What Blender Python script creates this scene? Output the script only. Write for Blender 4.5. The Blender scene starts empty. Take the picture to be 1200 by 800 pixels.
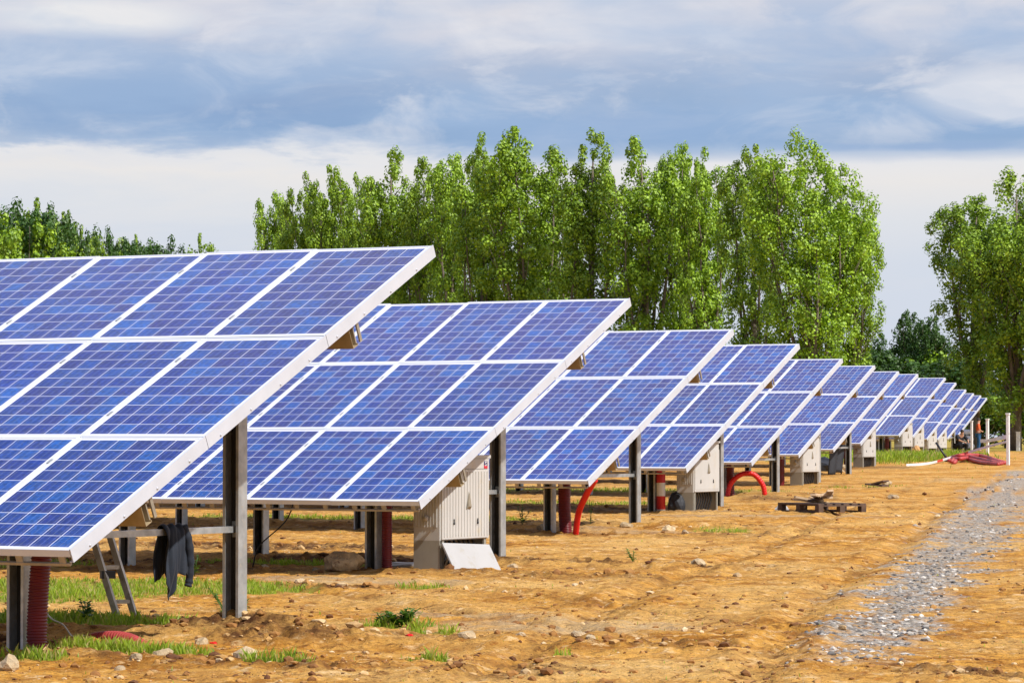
import bpy, bmesh, math, random
import numpy as np
from mathutils import Vector, Matrix, Quaternion
random.seed(7); RNG = np.random.default_rng(11)
C = bpy.context.scene.collection
R = math.radians
# ------------------------------------------------------------------ camera
F, PIT, YAW = 3993.2, 0.028286, -0.504612          # focal length in px of a 1200 px wide picture
CAMZ = 1.367
cam = bpy.data.cameras.new('camera'); co = bpy.data.objects.new('camera', cam); C.objects.link(co)
cam.sensor_width = 36; cam.lens = 36 * F / 1200; cam.clip_start = .1; cam.clip_end = 6000
co.location = (0, 0, CAMZ); co.rotation_euler = (math.pi/2 + PIT, 0, -YAW)
bpy.context.scene.camera = co
FWD = np.array([math.sin(YAW), math.cos(YAW)]); RGT = np.array([math.cos(YAW), -math.sin(YAW)])
TILT = 0.441120; MH = 1.6553; CT, ST = math.cos(TILT), math.sin(TILT)
# measured right front corner of each array's lower edge (x, y, z of the edge)
ROWS = [(-12.676,17.246,-.697),(-16.676,28.323,-.610),(-20.801,39.705,-.563),(-24.210,49.632,-.487),(-28.103,60.522,-.475),
        (-31.831,71.098,-.380),(-35.699,81.958,-.300),(-39.468,92.610,-.160),(-46.674,113.012,.100),(-49.594,121.488,.060),
        (-53.744,133.185,-.037),(-57.509,143.8,-.050),(-61.277,154.5,-.010),(-65.067,165.2,-.003)]
ROWS = [(x, y, z + CAMZ) for x, y, z in ROWS]
EDGEH = .69
_gy = [-50, 17] + [r[1] + 1.5 for r in ROWS] + [200, 260, 400, 3000]
_gz = [-.07, -.07, -.065, .015, .085, .155, .205] + [r[2] - EDGEH - .015 for r in ROWS[5:]] + [.68, .72, .9, 1.0]
def gz(y): return np.interp(y, _gy, _gz)
def hsh(ix, iy, s):
    v = np.sin(ix * 127.1 + iy * 311.7 + s * 74.7) * 43758.5453
    return v - np.floor(v)
def vn(x, y, s=0):
    ix, iy = np.floor(x), np.floor(y); fx, fy = x - ix, y - iy
    fx = fx*fx*(3-2*fx); fy = fy*fy*(3-2*fy)
    a, b, c, d = hsh(ix, iy, s), hsh(ix+1, iy, s), hsh(ix, iy+1, s), hsh(ix+1, iy+1, s)
    return (a*(1-fx)+b*fx)*(1-fy) + (c*(1-fx)+d*fx)*fy
def fbm(x, y, s=0, o=4):
    v, a, t = 0, 1, 0
    for k in range(o):
        v = v + a * vn(x*2**k + 3.7*k, y*2**k + 9.1*k, s+k); t += a; a *= .5
    return v / t
def smooth(e0, e1, v):
    t = np.clip((v - e0) / (e1 - e0), 0, 1); return t*t*(3-2*t)
def ray(px, py):
    xc, zc = (px-600)/F, (400-py)/F
    yc = math.cos(PIT) - math.sin(PIT)*zc; z = math.sin(PIT) + math.cos(PIT)*zc
    return np.array([math.cos(YAW)*xc + math.sin(YAW)*yc, -math.sin(YAW)*xc + math.cos(YAW)*yc, z])
_WC = {}
def W(px, py):
    if (px, py) not in _WC: _WC[(px, py)] = _W(px, py)
    return _WC[(px, py)]
def _W(px, py):
    """ground point that the photograph shows at this pixel"""
    d = ray(px, py); t = np.linspace(5, 420, 30000); g = gz(t*d[1])
    k = int(np.argmax(CAMZ + t*d[2] < g)); return t[k]*d[0], t[k]*d[1]
def at(px, D):
    """ground position D metres ahead of the camera at picture column px"""
    l = (px-600)/F*D; p = FWD*D + RGT*l; return float(p[0]), float(p[1])
def seg_d(x, y, pts):
    best = np.full(np.shape(x), 1e9)
    for (ax, ay), (bx, by) in zip(pts[:-1], pts[1:]):
        vx, vy = bx-ax, by-ay
        t = np.clip(((x-ax)*vx + (y-ay)*vy) / (vx*vx+vy*vy), 0, 1)
        best = np.minimum(best, np.hypot(x-ax-t*vx, y-ay-t*vy))
    return best
GRAVEL = [W(1018, 752), W(1055, 712), W(1100, 662), W(1150, 612), W(1186, 575), W(1215, 556), W(1280, 535)]
def off(pts, o):
    a = np.array(pts); t = np.gradient(a, axis=0); t /= np.linalg.norm(t, axis=1)[:, None]; return [tuple(p) for p in a + o*np.stack([-t[:, 1], t[:, 0]], 1)]
_r1 = [W(330, 690), W(520, 716), W(700, 742), W(900, 755), W(1230, 742)]; _r2 = [W(560, 800), W(740, 700), W(900, 640), W(1010, 590), W(1100, 560)]
RUTS = [_r1, off(_r1, 1.5), _r2, off(_r2, -1.6)]
GR2 = [W(1040, 735), W(1010, 762), W(990, 778)]
# patches: (px, py, half length along the rows, half depth, strength)
def patch(x, y, n, px, py, rx, ry):
    cx, cy = W(px, py)
    return 1 - smooth(.6, 1.1, np.hypot((x-cx)/rx, (y-cy)/ry) + n)
GRASS = [(120,690,2.0,1.5),(240,692,1.2,.9),(20,700,1.4,1.3),(130,733,1.0,.55),(60,730,.7,.6),(148,767,.75,.26),(200,735,.4,.3),(462,735,.36,.2),(505,745,.22,.1),
         (345,662,1.4,.5),(30,662,1.0,.8),(1018,570,.85,1.2),(975,571,.8,.7),(1075,538,3.5,3.6),(1000,540,3.0,3.0),(700,590,3,1.2),(420,608,4,1.0),(660,575,6,2.5),(500,690,.3,.2),
         (845,622,.5,.3),(320,781,.35,.1),(500,775,.2,.08),(660,770,.1,.05),(20,775,.4,.15)]
PALE = [(420,683,1.3,.55),(660,622,2.2,.9),(650,735,1.3,.9),(985,700,.35,.35),(720,598,3,.8),(870,605,3,.6),(360,680,1.0,.4),(1110,562,1.2,1.0),(560,722,1.1,.4)]
MOIST = [(345,748,.75,.6),(300,742,.7,.45),(240,742,.5,.35),(380,690,.8,.25),(270,742,.6,.3),(420,660,1.5,.6),(700,662,2.5,.25),(330,640,3,.9),(60,760,.9,.3),(780,618,2.0,.5),(880,585,2.2,.7),(960,553,2.5,1.0),(1040,548,3,.8),(600,595,5,.9),(470,610,4,.6),(210,735,.6,.3),(640,663,2.0,.22),(1120,790,.5,.2),(230,660,2,.6)]
def masks(x, y):
    n = fbm(x*1.3, y*1.3, 21, 4); n2 = fbm(x*6, y*6, 31, 3); np_ = .45*(fbm(x*2.1, y*2.1, 5)-.5)
    g = 1 - smooth(.25, .85, seg_d(x, y, GRAVEL) / (.31 + .011*np.abs(y)) + (n-.5)*1.5 + (n2-.5)*1.1)
    g = np.maximum(g, .38*(1 - smooth(.2, .9, seg_d(x, y, GR2)/.42 + (n-.5)*1.8 + (n2-.5)*1.8)))
    gr = np.zeros_like(x)
    for a in GRASS: gr = np.maximum(gr, patch(x, y, np_, *a))
    far = smooth(150, 190, y + .2*(n-.5)*60); gr = np.maximum(gr, far * smooth(.0, .2, n))
    rows_far = smooth(95, 112, y)*(x < -40 - .35*(y-100))*.7; gr = np.maximum(gr, rows_far*smooth(.35, .6, n))
    pl = np.zeros_like(x)
    for a in PALE: pl = np.maximum(pl, patch(x, y, np_, *a))
    mo = np.zeros_like(x)
    for a in MOIST: mo = np.maximum(mo, patch(x, y, np_, *a))
    for line_ in RUTS: mo = np.maximum(mo, .55*np.exp(-((seg_d(x, y, line_) + .2*(n-.5))/.14)**2)*smooth(.35, .6, n2))
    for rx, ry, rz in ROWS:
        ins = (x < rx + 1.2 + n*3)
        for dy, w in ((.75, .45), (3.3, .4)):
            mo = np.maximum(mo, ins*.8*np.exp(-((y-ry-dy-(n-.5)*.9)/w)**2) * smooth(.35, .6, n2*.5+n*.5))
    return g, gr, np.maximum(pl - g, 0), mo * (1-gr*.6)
def height(x, y, detail=True):
    z = gz(y)
    near = 1 - smooth(60, 120, y)
    z = z + .07*(fbm(x*.35, y*.35, 1, 3)-.5)*near
    for line_ in RUTS:
        dd = seg_d(x, y, line_) + .10*(fbm(x*1.5, y*1.5, 91, 2)-.5); z = z - .035*np.exp(-(dd/.13)**2) + .018*np.exp(-((dd-.27)/.10)**2)
    for i, (rx, ry, rz) in enumerate(ROWS[:6]):
        ins = 1 - smooth(rx+1.5, rx+4, x)
        z = z + ins*.04*np.exp(-((y-ry-3.05)/.28)**2) - ins*.03*np.exp(-((y-ry-2.5)/.3)**2)
        z = z + ins*.02*np.exp(-((y-ry-.75)/.35)**2)
    for (px, py, rx_, ry_, h) in ((330,745,.32,.22,.10),(290,742,.3,.2,.06),(250,742,.35,.2,.05),(60,765,.4,.15,.03),(90,755,.3,.15,.04),(1120,800,.5,.2,.05),(690,622,.8,.4,.08),(800,620,.8,.4,.06),(905,588,.9,.5,.12)):
        cx, cy = W(px, py); z = z + h*np.exp(-((x-cx)/rx_)**2-((y-cy)/ry_)**2)
    if detail:
        g, gr, pl, mo = masks(x, y)
        b = fbm(x*2.3, y*2.3, 41, 4)
        z = z + near*(.030*(b-.5) + (.042+.11*mo)*(np.abs(fbm(x*5, y*5, 51, 4)-.5)) + .020*(vn(x*16, y*16, 61)-.5)*(1+mo*1.6))
    return z
def gh(x, y): return float(height(np.array([x]), np.array([y]))[0])
# ------------------------------------------------------------------ node helpers
def mat(name):
    m = bpy.data.materials.new(name); m.use_nodes = True; nt = m.node_tree; nt.nodes.clear()
    out = nt.nodes.new('ShaderNodeOutputMaterial'); b = nt.nodes.new('ShaderNodeBsdfPrincipled'); nt.links.new(b.outputs[0], out.inputs[0])
    return m, nt, b, out
class N:
    def __init__(s, nt): s.nt = nt
    def n(s, t, **k):
        o = s.nt.nodes.new(t)
        for a, v in k.items(): setattr(o, a, v)
        return o
    def set(s, sock, v):
        if hasattr(v, 'links'): s.nt.links.new(v, sock)
        else: sock.default_value = v
    def m(s, op, a, b=0., c=0., clamp=False):
        o = s.n('ShaderNodeMath', operation=op, use_clamp=clamp)
        for i, v in enumerate((a, b, c)): s.set(o.inputs[i], v)
        return o.outputs[0]
    def vm(s, op, a, b=(0,0,0)):
        o = s.n('ShaderNodeVectorMath', operation=op); s.set(o.inputs[0], a)
        if op == 'SCALE': s.set(o.inputs[3], b)
        else: s.set(o.inputs[1], b)
        return o.outputs[1] if op in ('DOT_PRODUCT','LENGTH') else o.outputs[0]
    def noise(s, vec, scale, detail=3, rough=.5, dist=0):
        o = s.n('ShaderNodeTexNoise'); s.set(o.inputs['Vector'], vec); s.set(o.inputs['Scale'], scale); o.inputs['Detail'].default_value = detail
        o.inputs['Roughness'].default_value = rough; o.inputs['Distortion'].default_value = dist; return o.outputs[0]
    def ramp(s, v, stops, interp='LINEAR'):
        o = s.n('ShaderNodeValToRGB'); s.set(o.inputs[0], v); cr = o.color_ramp; cr.interpolation = interp
        while len(cr.elements) < len(stops): cr.elements.new(.5)
        for e, (p, c) in zip(cr.elements, stops):
            e.position = p; e.color = (c, c, c, 1) if isinstance(c, (int, float)) else (*c, 1)
        return o.outputs[0]
    def mix(s, f, a, b, blend='MIX'):
        o = s.n('ShaderNodeMix', data_type='RGBA', blend_type=blend)
        s.set(o.inputs[0], f); s.set(o.inputs[6], a if hasattr(a,'links') else (*a,1)); s.set(o.inputs[7], b if hasattr(b,'links') else (*b,1)); return o.outputs[2]
    def bump(s, h, strength=.3, dist=.01):
        o = s.n('ShaderNodeBump'); s.set(o.inputs['Height'], h); o.inputs['Strength'].default_value = strength; o.inputs['Distance'].default_value = dist; return o.outputs[0]
    def sep(s, v):
        o = s.n('ShaderNodeSeparateXYZ'); s.set(o.inputs[0], v); return o.outputs
    def comb(s, x, y, z):
        o = s.n('ShaderNodeCombineXYZ')
        for i, v in enumerate((x, y, z)): s.set(o.inputs[i], v)
        return o.outputs[0]
def simple(name, col, rough=.5, metal=0., var=.12, scale=6., bump=0., spots=None, objrand=0.):
    m, nt, b, out = mat(name); q = N(nt)
    tc = q.n('ShaderNodeTexCoord').outputs['Object']
    n = q.noise(tc, scale, 5, .6)
    c = q.mix(q.ramp(n, [(.3, 0.), (.7, 1.)]), tuple(v*(1-var) for v in col), tuple(min(1, v*(1+var)) for v in col))
    if spots: c = q.mix(q.ramp(q.noise(tc, scale*2.3, 6, .7), [(.56, 0.), (.68, 1.)]), c, spots)
    if objrand:
        oi = q.n('ShaderNodeObjectInfo').outputs['Random']
        c = q.mix(1., c, q.ramp(oi, [(0, 1-objrand), (1, 1+objrand)]), 'MULTIPLY')
    nt.links.new(c, b.inputs['Base Color']); b.inputs['Roughness'].default_value = rough; b.inputs['Metallic'].default_value = metal
    nt.links.new(q.ramp(q.noise(tc, scale*3, 3), [(.2, max(0, rough-.12)), (.8, min(1, rough+.12))]), b.inputs['Roughness'])
    if bump: nt.links.new(q.bump(q.noise(tc, scale*8, 4), bump, .01), b.inputs['Normal'])
    return m
M = {}
M['frame'] = simple('anodised_frame', (.62,.64,.68), .42, .0, .05, 3)
M['cover'] = simple('edge_cover', (.50,.525,.58), .45, .0, .06, 4)
M['galv'] = simple('galvanised_steel', (.44,.46,.46), .45, .6, .25, 9, .05, (.50,.47,.40))
M['web'] = simple('shade_dark_web', (.03,.028,.026), .7, 0, .3, 7)  # near-black colour paints in the shade inside the post channel
M['purlin'] = simple('tan_purlin_steel', (.42,.33,.20), .5, .2, .2, 6)
M['galv_dull'] = simple('weathered_steel', (.34,.30,.23), .55, .45, .25, 7, .05)
M['black'] = simple('black_plastic', (.018,.018,.02), .45)
M['darkplastic'] = simple('dark_sheet', (.02,.022,.028), .6, 0, .3, 3, .3)
M['cabinet'] = simple('cabinet_paint', (.50,.49,.465), .5, 0, .05, 2.5, .02, (.50,.46,.38))
M['plinth'] = simple('plinth_plastic', (.30,.28,.23), .6, 0, .12, 3)
M['plate'] = simple('cover_plate', (.40,.40,.40), .5, 0, .05, 3, 0, (.36,.34,.30))
M['redpipe'] = simple('dark_red_conduit', (.13,.006,.010), .42, 0, .25, 5)
M['redhose'] = simple('bright_red_hose', (.68,.012,.010), .4, 0, .12, 5)
M['redfaded'] = simple('faded_red_hose', (.42,.05,.045), .55, 0, .3, 3)
M['white'] = simple('white_paint', (.8,.8,.8), .5, 0, .08, 4, 0, (.6,.56,.5))
M['orange'] = simple('orange_cloth', (.62,.10,.02), .85, 0, .15, 6)
M['denim'] = simple('blue_denim', (.02,.09,.22), .9, 0, .2, 9)
M['darkcloth'] = simple('dark_cloth', (.015,.016,.022), .9, 0, .3, 9)
M['skin'] = simple('skin', (.48,.27,.18), .6, 0, .06, 9)
M['hair'] = simple('hair', (.03,.02,.015), .7)
M['wood'] = simple('pallet_wood', (.10,.06,.04), .85, 0, .35, 6, .3)
M['palewood'] = simple('pale_scrap_wood', (.55,.40,.25), .8, 0, .3, 6, .2)
M['alu'] = simple('ladder_aluminium', (.45,.42,.36), .45, .5, .2, 8, 0, (.3,.25,.18))
M['cable'] = simple('pale_cable', (.6,.52,.35), .6)
M['navy'] = simple('navy_mark', (.03,.03,.12), .4)
M['logored'] = simple('red_mark', (.6,.02,.05), .4)
M['stone'] = simple('pale_limestone', (.46,.35,.21), .9, 0, .4, 14, .9, (.30,.16,.06), .2)
M['boulder'] = simple('brown_boulder', (.44,.30,.15), .95, 0, .5, 9, 1., (.18,.09,.04))
M['clod'] = simple('soil_clod', (.24,.12,.04), .95, 0, .4, 9, .8, None, .3)
M['sack'] = simple('woven_white_sack', (.78,.77,.76), .8, 0, .15, 9, .3)
M['tan'] = simple('tan_cardboard', (.55,.30,.12), .8, 0, .2, 8)
# jacket with a fabric weave
def jacket_mat():
    m, nt, b, out = mat('navy_work_cloth'); q = N(nt); tc = q.n('ShaderNodeTexCoord').outputs['Object']
    c = q.mix(q.noise(tc, 14, 4), (.002,.004,.010), (.006,.016,.034)); nt.links.new(c, b.inputs['Base Color'])
    b.inputs['Roughness'].default_value = .75; b.inputs['Sheen Weight'].default_value = .08
    nt.links.new(q.bump(q.noise(tc, 60, 3), .3, .004), b.inputs['Normal']); return m
M['jacket'] = jacket_mat()
CW, CH, MX, MY = .1555, .1560, .0315, .0430     # cell pitch and the margin from the module edge to the first cell
def cell_mat():
    m, nt, b, out = mat('polycrystalline_cells'); q = N(nt)
    tc = q.n('ShaderNodeTexCoord').outputs['Object']; x, y, z = q.sep(tc)
    rnd = q.n('ShaderNodeObjectInfo').outputs['Random']
    u = q.m('DIVIDE', q.m('ADD', x, .996-MX), CW); v = q.m('DIVIDE', q.m('SUBTRACT', y, MY), CH)
    fu, fv = q.m('FRACT', u), q.m('FRACT', v); iu, iv = q.m('FLOOR', u), q.m('FLOOR', v)
    du = q.m('MINIMUM', fu, q.m('SUBTRACT', 1., fu)); dv = q.m('MINIMUM', fv, q.m('SUBTRACT', 1., fv))
    gap = q.m('MAXIMUM', q.m('LESS_THAN', du, .017), q.m('LESS_THAN', dv, .017))
    outb = q.m('MAXIMUM', q.m('MAXIMUM', q.m('LESS_THAN', u, 0.), q.m('GREATER_THAN', u, 6.)), q.m('MAXIMUM', q.m('LESS_THAN', v, 0.), q.m('GREATER_THAN', v, 10.)))
    line = q.m('MAXIMUM', gap, outb)
    bus = q.m('LESS_THAN', q.m('ABSOLUTE', q.m('SUBTRACT', q.m('FRACT', q.m('MULTIPLY', fu, 3.)), .5)), .022)
    seed = q.comb(iu, iv, q.m('MULTIPLY', rnd, 97.))
    wn = q.n('ShaderNodeTexWhiteNoise'); nt.links.new(seed, wn.inputs['Vector'])
    ws = q.n('ShaderNodeTexWhiteNoise'); nt.links.new(q.vm('ADD', seed, (13.3, 7.7, 3.1)), ws.inputs['Vector'])
    vo = q.n('ShaderNodeTexVoronoi'); nt.links.new(q.vm('ADD', tc, q.comb(rnd, rnd, rnd)), vo.inputs['Vector']); vo.inputs['Scale'].default_value = 55
    cc = q.sep(vo.outputs['Color'])[0]
    base = q.mix(wn.outputs['Value'], (.001,.024,.22), (.015,.021,.17))
    base = q.mix(q.m('MULTIPLY', q.m('POWER', ws.outputs['Value'], 2.5), .9), base, (.001,.085,.36))
    base = q.mix(1., base, q.ramp(cc, [(0, .62), (1, 1.35)]), 'MULTIPLY')
    base = q.mix(1., base, q.ramp(rnd, [(0, .86), (1, 1.12)]), 'MULTIPLY')
    c = q.mix(q.m('MULTIPLY', bus, .50), base, (.45,.50,.62))
    c = q.mix(line, c, (.80,.80,.86))
    # thin dust film gathered along the lower edge and in streaks down the glass
    st = q.noise(q.vm('MULTIPLY', q.vm('ADD', tc, q.comb(q.m('MULTIPLY', rnd, 50.), 0., 0.)), (14, 1.2, 1)), 1., 4, .6)
    dust = q.m('MULTIPLY', q.ramp(st, [(.35, 0.), (.8, 1.)]), .05)
    dust = q.m('ADD', dust, q.m('MULTIPLY', q.ramp(y, [(.03, 1.), (.10, 0.)]), .12))
    c = q.mix(dust, c, (.42,.38,.34))
    nt.links.new(c, b.inputs['Base Color'])
    b.inputs['Roughness'].default_value = .30; b.inputs['IOR'].default_value = 1.45; b.inputs['Specular IOR Level'].default_value = .2
    b.inputs['Coat Weight'].default_value = .65; b.inputs['Coat Roughness'].default_value = .06; b.inputs['Coat IOR'].default_value = 1.44
    return m
M['cells'] = cell_mat()
def stripe_mat():
    m, nt, b, out = mat('red_white_bands'); q = N(nt); tc = q.n('ShaderNodeTexCoord').outputs['Object']
    z = q.sep(tc)[2]; f = q.m('GREATER_THAN', q.m('FRACT', q.m('DIVIDE', z, .44)), .5)
    nt.links.new(q.mix(f, (.60,.03,.03), (.75,.75,.75)), b.inputs['Base Color']); b.inputs['Roughness'].default_value = .5; return m
M['bands'] = stripe_mat()
def tape_mat():
    m, nt, b, out = mat('barrier_tape'); q = N(nt); tc = q.n('ShaderNodeTexCoord').outputs['Generated']
    f = q.m('LESS_THAN', q.m('ABSOLUTE', q.m('SUBTRACT', q.sep(tc)[0], .13)), .07)
    nt.links.new(q.mix(f, (.8,.8,.8), (.7,.05,.03)), b.inputs['Base Color']); b.inputs['Roughness'].default_value = .4; return m
M['tape'] = tape_mat()
def leaf_mat(name, a, b_, trans):
    m, nt, b, out = mat(name); q = N(nt)
    geo = q.n('ShaderNodeNewGeometry'); tc = q.n('ShaderNodeTexCoord').outputs['Object']
    n = q.noise(tc, .55, 3); c = q.mix(q.m('MULTIPLY_ADD', geo.outputs['Random Per Island'], .6, q.m('MULTIPLY', n, .45)), a, b_)
    oi = q.n('ShaderNodeObjectInfo').outputs['Random']; c = q.mix(1., c, q.ramp(oi, [(0, .85), (1, 1.15)]), 'MULTIPLY')
    nt.links.new(c, b.inputs['Base Color']); b.inputs['Roughness'].default_value = .5
    tr = q.n('ShaderNodeBsdfTranslucent'); nt.links.new(q.mix(1., c, (1.25,1.3,.6), 'MULTIPLY'), tr.inputs[0])
    mx = q.n('ShaderNodeMixShader'); mx.inputs[0].default_value = trans
    nt.links.new(b.outputs[0], mx.inputs[1]); nt.links.new(tr.outputs[0], mx.inputs[2]); nt.links.new(mx.outputs[0], out.inputs[0]); return m
M['leaf'] = leaf_mat('poplar_leaves', (.025,.10,.006), (.40,.58,.030), .18)
M['leaf_dark'] = leaf_mat('dark_leaves', (.02,.065,.010), (.08,.17,.022), .25)
M['leaf_pale'] = leaf_mat('pale_willow_leaves', (.14,.24,.05), (.36,.46,.12), .4)
M['grass'] = leaf_mat('grass_blades', (.09,.19,.010), (.42,.52,.04), .35)
_nt = M['grass'].node_tree; _q = N(_nt); _g = _q.n('ShaderNodeNewGeometry'); _b = [n for n in _nt.nodes if n.type == 'BSDF_PRINCIPLED'][0]
_l = _b.inputs['Base Color'].links[0].from_socket; _nt.links.new(_q.mix(_q.ramp(_q.m('FRACT', _q.m('MULTIPLY', _g.outputs['Random Per Island'], 37.)), [(.80, 0.), (.86, 1.)]), _l, (.50,.38,.14)), _b.inputs['Base Color'])
M['weed'] = leaf_mat('weed_leaves', (.03,.10,.015), (.14,.26,.04), .3)
M['bark'] = simple('grey_bark', (.16,.13,.10), .9, 0, .35, 3, .6)
def ground_mat():
    m, nt, b, out = mat('dry_soil'); q = N(nt)
    tc = q.n('ShaderNodeTexCoord').outputs['Object']
    at_ = {}
    for k in ('gravel', 'grass', 'pale', 'moist'):
        a = q.n('ShaderNodeAttribute'); a.attribute_name = k; at_[k] = a.outputs['Fac']
    big = q.noise(tc, .45, 4, .6); mid = q.noise(tc, 2.6, 6, .65); fine = q.noise(tc, 26, 6, .7); vf = q.noise(tc, 90, 3, .7)
    c = q.mix(q.ramp(mid, [(.40, 0.), (.58, 1.)]), (.36,.142,.016), (.68,.335,.056))
    c = q.mix(q.ramp(big, [(.42, 0.), (.66, .75)]), c, (.76,.47,.155))
    c = q.mix(q.ramp(fine, [(.30, .85), (.48, 0.)]), c, (.13,.055,.016))
    c = q.mix(q.ramp(fine, [(.58, 0.), (.74, .8)]), c, (.72,.53,.25))
    s4 = q.noise(q.vm('ADD', tc, (5, 9, 0)), 4.5, 5, .75)
    c = q.mix(q.ramp(s4, [(.56, 0.), (.66, .8)]), c, (.86,.60,.30))
    c = q.mix(q.ramp(s4, [(.34, .8), (.43, 0.)]), c, (.17,.065,.014))
    c = q.mix(q.ramp(q.noise(tc, 7, 5, .7), [(.58, 0.), (.66, .7)]), c, (.36,.12,.018))
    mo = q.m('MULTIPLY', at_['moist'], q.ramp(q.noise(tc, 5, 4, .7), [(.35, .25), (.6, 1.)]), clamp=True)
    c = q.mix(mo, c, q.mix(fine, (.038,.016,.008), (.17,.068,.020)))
    pa = q.m('MULTIPLY', at_['pale'], q.ramp(q.noise(tc, 4, 5, .7), [(.35, .1), (.65, .7)]), clamp=True)
    c = q.mix(pa, c, q.mix(fine, (.28,.21,.13), (.64,.50,.32)))
    vo = q.n('ShaderNodeTexVoronoi'); nt.links.new(tc, vo.inputs['Vector']); vo.inputs['Scale'].default_value = 26
    vc = q.ramp(q.sep(vo.outputs['Color'])[0], [(0, (.15,.135,.115)), (.5, (.34,.305,.26)), (1, (.55,.50,.43))])
    gm = q.m('MULTIPLY', at_['gravel'], q.ramp(q.noise(tc, 9, 5, .75), [(.32, .1), (.52, 1.)]), clamp=True)
    c = q.mix(gm, c, vc)
    gr = q.m('MULTIPLY', at_['grass'], q.ramp(q.noise(tc, 5, 5, .7), [(.38, .0), (.58, .85)]), clamp=True)
    c = q.mix(gr, c, q.mix(fine, (.06,.12,.010), (.27,.36,.04)))
    nt.links.new(c, b.inputs['Base Color']); b.inputs['Roughness'].default_value = .95; b.inputs['Specular IOR Level'].default_value = .15
    vo2 = q.n('ShaderNodeTexVoronoi'); nt.links.new(tc, vo2.inputs['Vector']); vo2.inputs['Scale'].default_value = 17; 
    h = q.m('ADD', q.m('MULTIPLY', fine, 1.2), q.m('ADD', q.m('MULTIPLY', vf, .5), q.m('MULTIPLY', q.m('SUBTRACT', 1., vo2.outputs['Distance']), .5)))
    nt.links.new(q.bump(h, .9, .03), b.inputs['Normal']); return m
M['ground'] = ground_mat()
# ------------------------------------------------------------------ mesh helpers
class MB:
    def __init__(s): s.v, s.f, s.m, s.sm = [], [], [], []
    def add(s, v, f, mi=0, smooth=False):
        o = len(s.v); s.v += [tuple(map(float, p)) for p in v]; s.f += [tuple(o+i for i in q) for q in f]; s.m += [mi]*len(f); s.sm += [smooth]*len(f)
    def box(s, x0, x1, y0, y1, z0, z1, mi=0, T=None):
        v = [Vector((x, y, z)) for z in (z0, z1) for y in (y0, y1) for x in (x0, x1)]
        if T: v = [T @ p for p in v]
        s.add(v, [(0,2,3,1),(4,5,7,6),(0,1,5,4),(2,6,7,3),(0,4,6,2),(1,3,7,5)], mi)
    def bar(s, a, b, w, h, up=(0,0,1), mi=0):
        a, b = Vector(a), Vector(b); d = (b-a); L = d.length; d.normalize(); sx = d.cross(Vector(up)).normalized(); sz = sx.cross(d)
        T = Matrix((( sx.x, d.x, sz.x, a.x),(sx.y, d.y, sz.y, a.y),(sx.z, d.z, sz.z, a.z),(0,0,0,1)))
        s.box(-w/2, w/2, 0, L, -h/2, h/2, mi, T)
    def extrude(s, prof, a, b, xax, yax, mi=0):
        """closed profile (list of 2-tuples along xax, yax) swept from a to b"""
        a, b, xa, ya = Vector(a), Vector(b), Vector(xax), Vector(yax); n = len(prof)
        v = [a+xa*p+ya*q for p, q in prof] + [b+xa*p+ya*q for p, q in prof]
        s.add(v, [(i, (i+1) % n, n+(i+1) % n, n+i) for i in range(n)] + [tuple(range(n-1, -1, -1)), tuple(range(n, 2*n))], mi)
    def tube(s, pts, r, seg=8, mi=0, rfun=None, caps=True, smooth=True):
        P = [Vector(p) for p in pts]; n = len(P); rings = []
        t0 = (P[1]-P[0]).normalized(); ref = Vector((0,0,1)) if abs(t0.z) < .9 else Vector((1,0,0)); u = t0.cross(ref).normalized()
        v, f = [], []
        for i, p in enumerate(P):
            t = (P[min(i+1, n-1)]-P[max(i-1, 0)]).normalized(); u = (u - t*u.dot(t)).normalized(); w = t.cross(u)
            rr = rfun(i) if rfun else r
            for k in range(seg):
                a = 2*math.pi*k/seg; v.append(p + (u*math.cos(a)+w*math.sin(a))*rr)
        for i in range(n-1):
            for k in range(seg): f.append((i*seg+k, i*seg+(k+1) % seg, (i+1)*seg+(k+1) % seg, (i+1)*seg+k))
        if caps: f += [tuple(range(seg-1, -1, -1)), tuple((n-1)*seg+k for k in range(seg))]
        s.add(v, f, mi, smooth)
    def mesh(s, name, mats):
        me = bpy.data.meshes.new(name); me.from_pydata(s.v, [], s.f); me.validate()
        for m in (mats if isinstance(mats, (list, tuple)) else [mats]): me.materials.append(M[m] if isinstance(m, str) else m)
        if len(me.polygons) == len(s.f):
            me.polygons.foreach_set('material_index', s.m); me.polygons.foreach_set('use_smooth', s.sm)
        me.update(); return me
def link(name, me, parent=None, loc=(0,0,0), rot=(0,0,0)):
    o = bpy.data.objects.new(name, me); C.objects.link(o); o.parent = parent; o.location = loc; o.rotation_euler = rot; return o
def tag(o, label, cat, group=None):
    o['label'] = label; o['category'] = cat
    if group: o['group'] = group
    return o
def thing(name, label, cat, loc, rz=0, group=None): return tag(link(name, None, None, loc, (0,0,rz)), label, cat, group)
def arrays_mesh(name, V, Fq, mats, smooth=False):
    """mesh from numpy arrays; Fq is (n,4) or (n,3)"""
    me = bpy.data.meshes.new(name); n, k = Fq.shape
    me.vertices.add(len(V)); me.vertices.foreach_set('co', V.astype(np.float32).ravel())
    me.loops.add(n*k); me.loops.foreach_set('vertex_index', Fq.astype(np.int32).ravel())
    me.polygons.add(n); me.polygons.foreach_set('loop_start', np.arange(0, n*k, k, dtype=np.int32)); me.polygons.foreach_set('loop_total', np.full(n, k, np.int32))
    me.polygons.foreach_set('use_smooth', np.full(n, smooth))
    me.materials.append(M[mats]); me.update(calc_edges=True); return me
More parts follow.
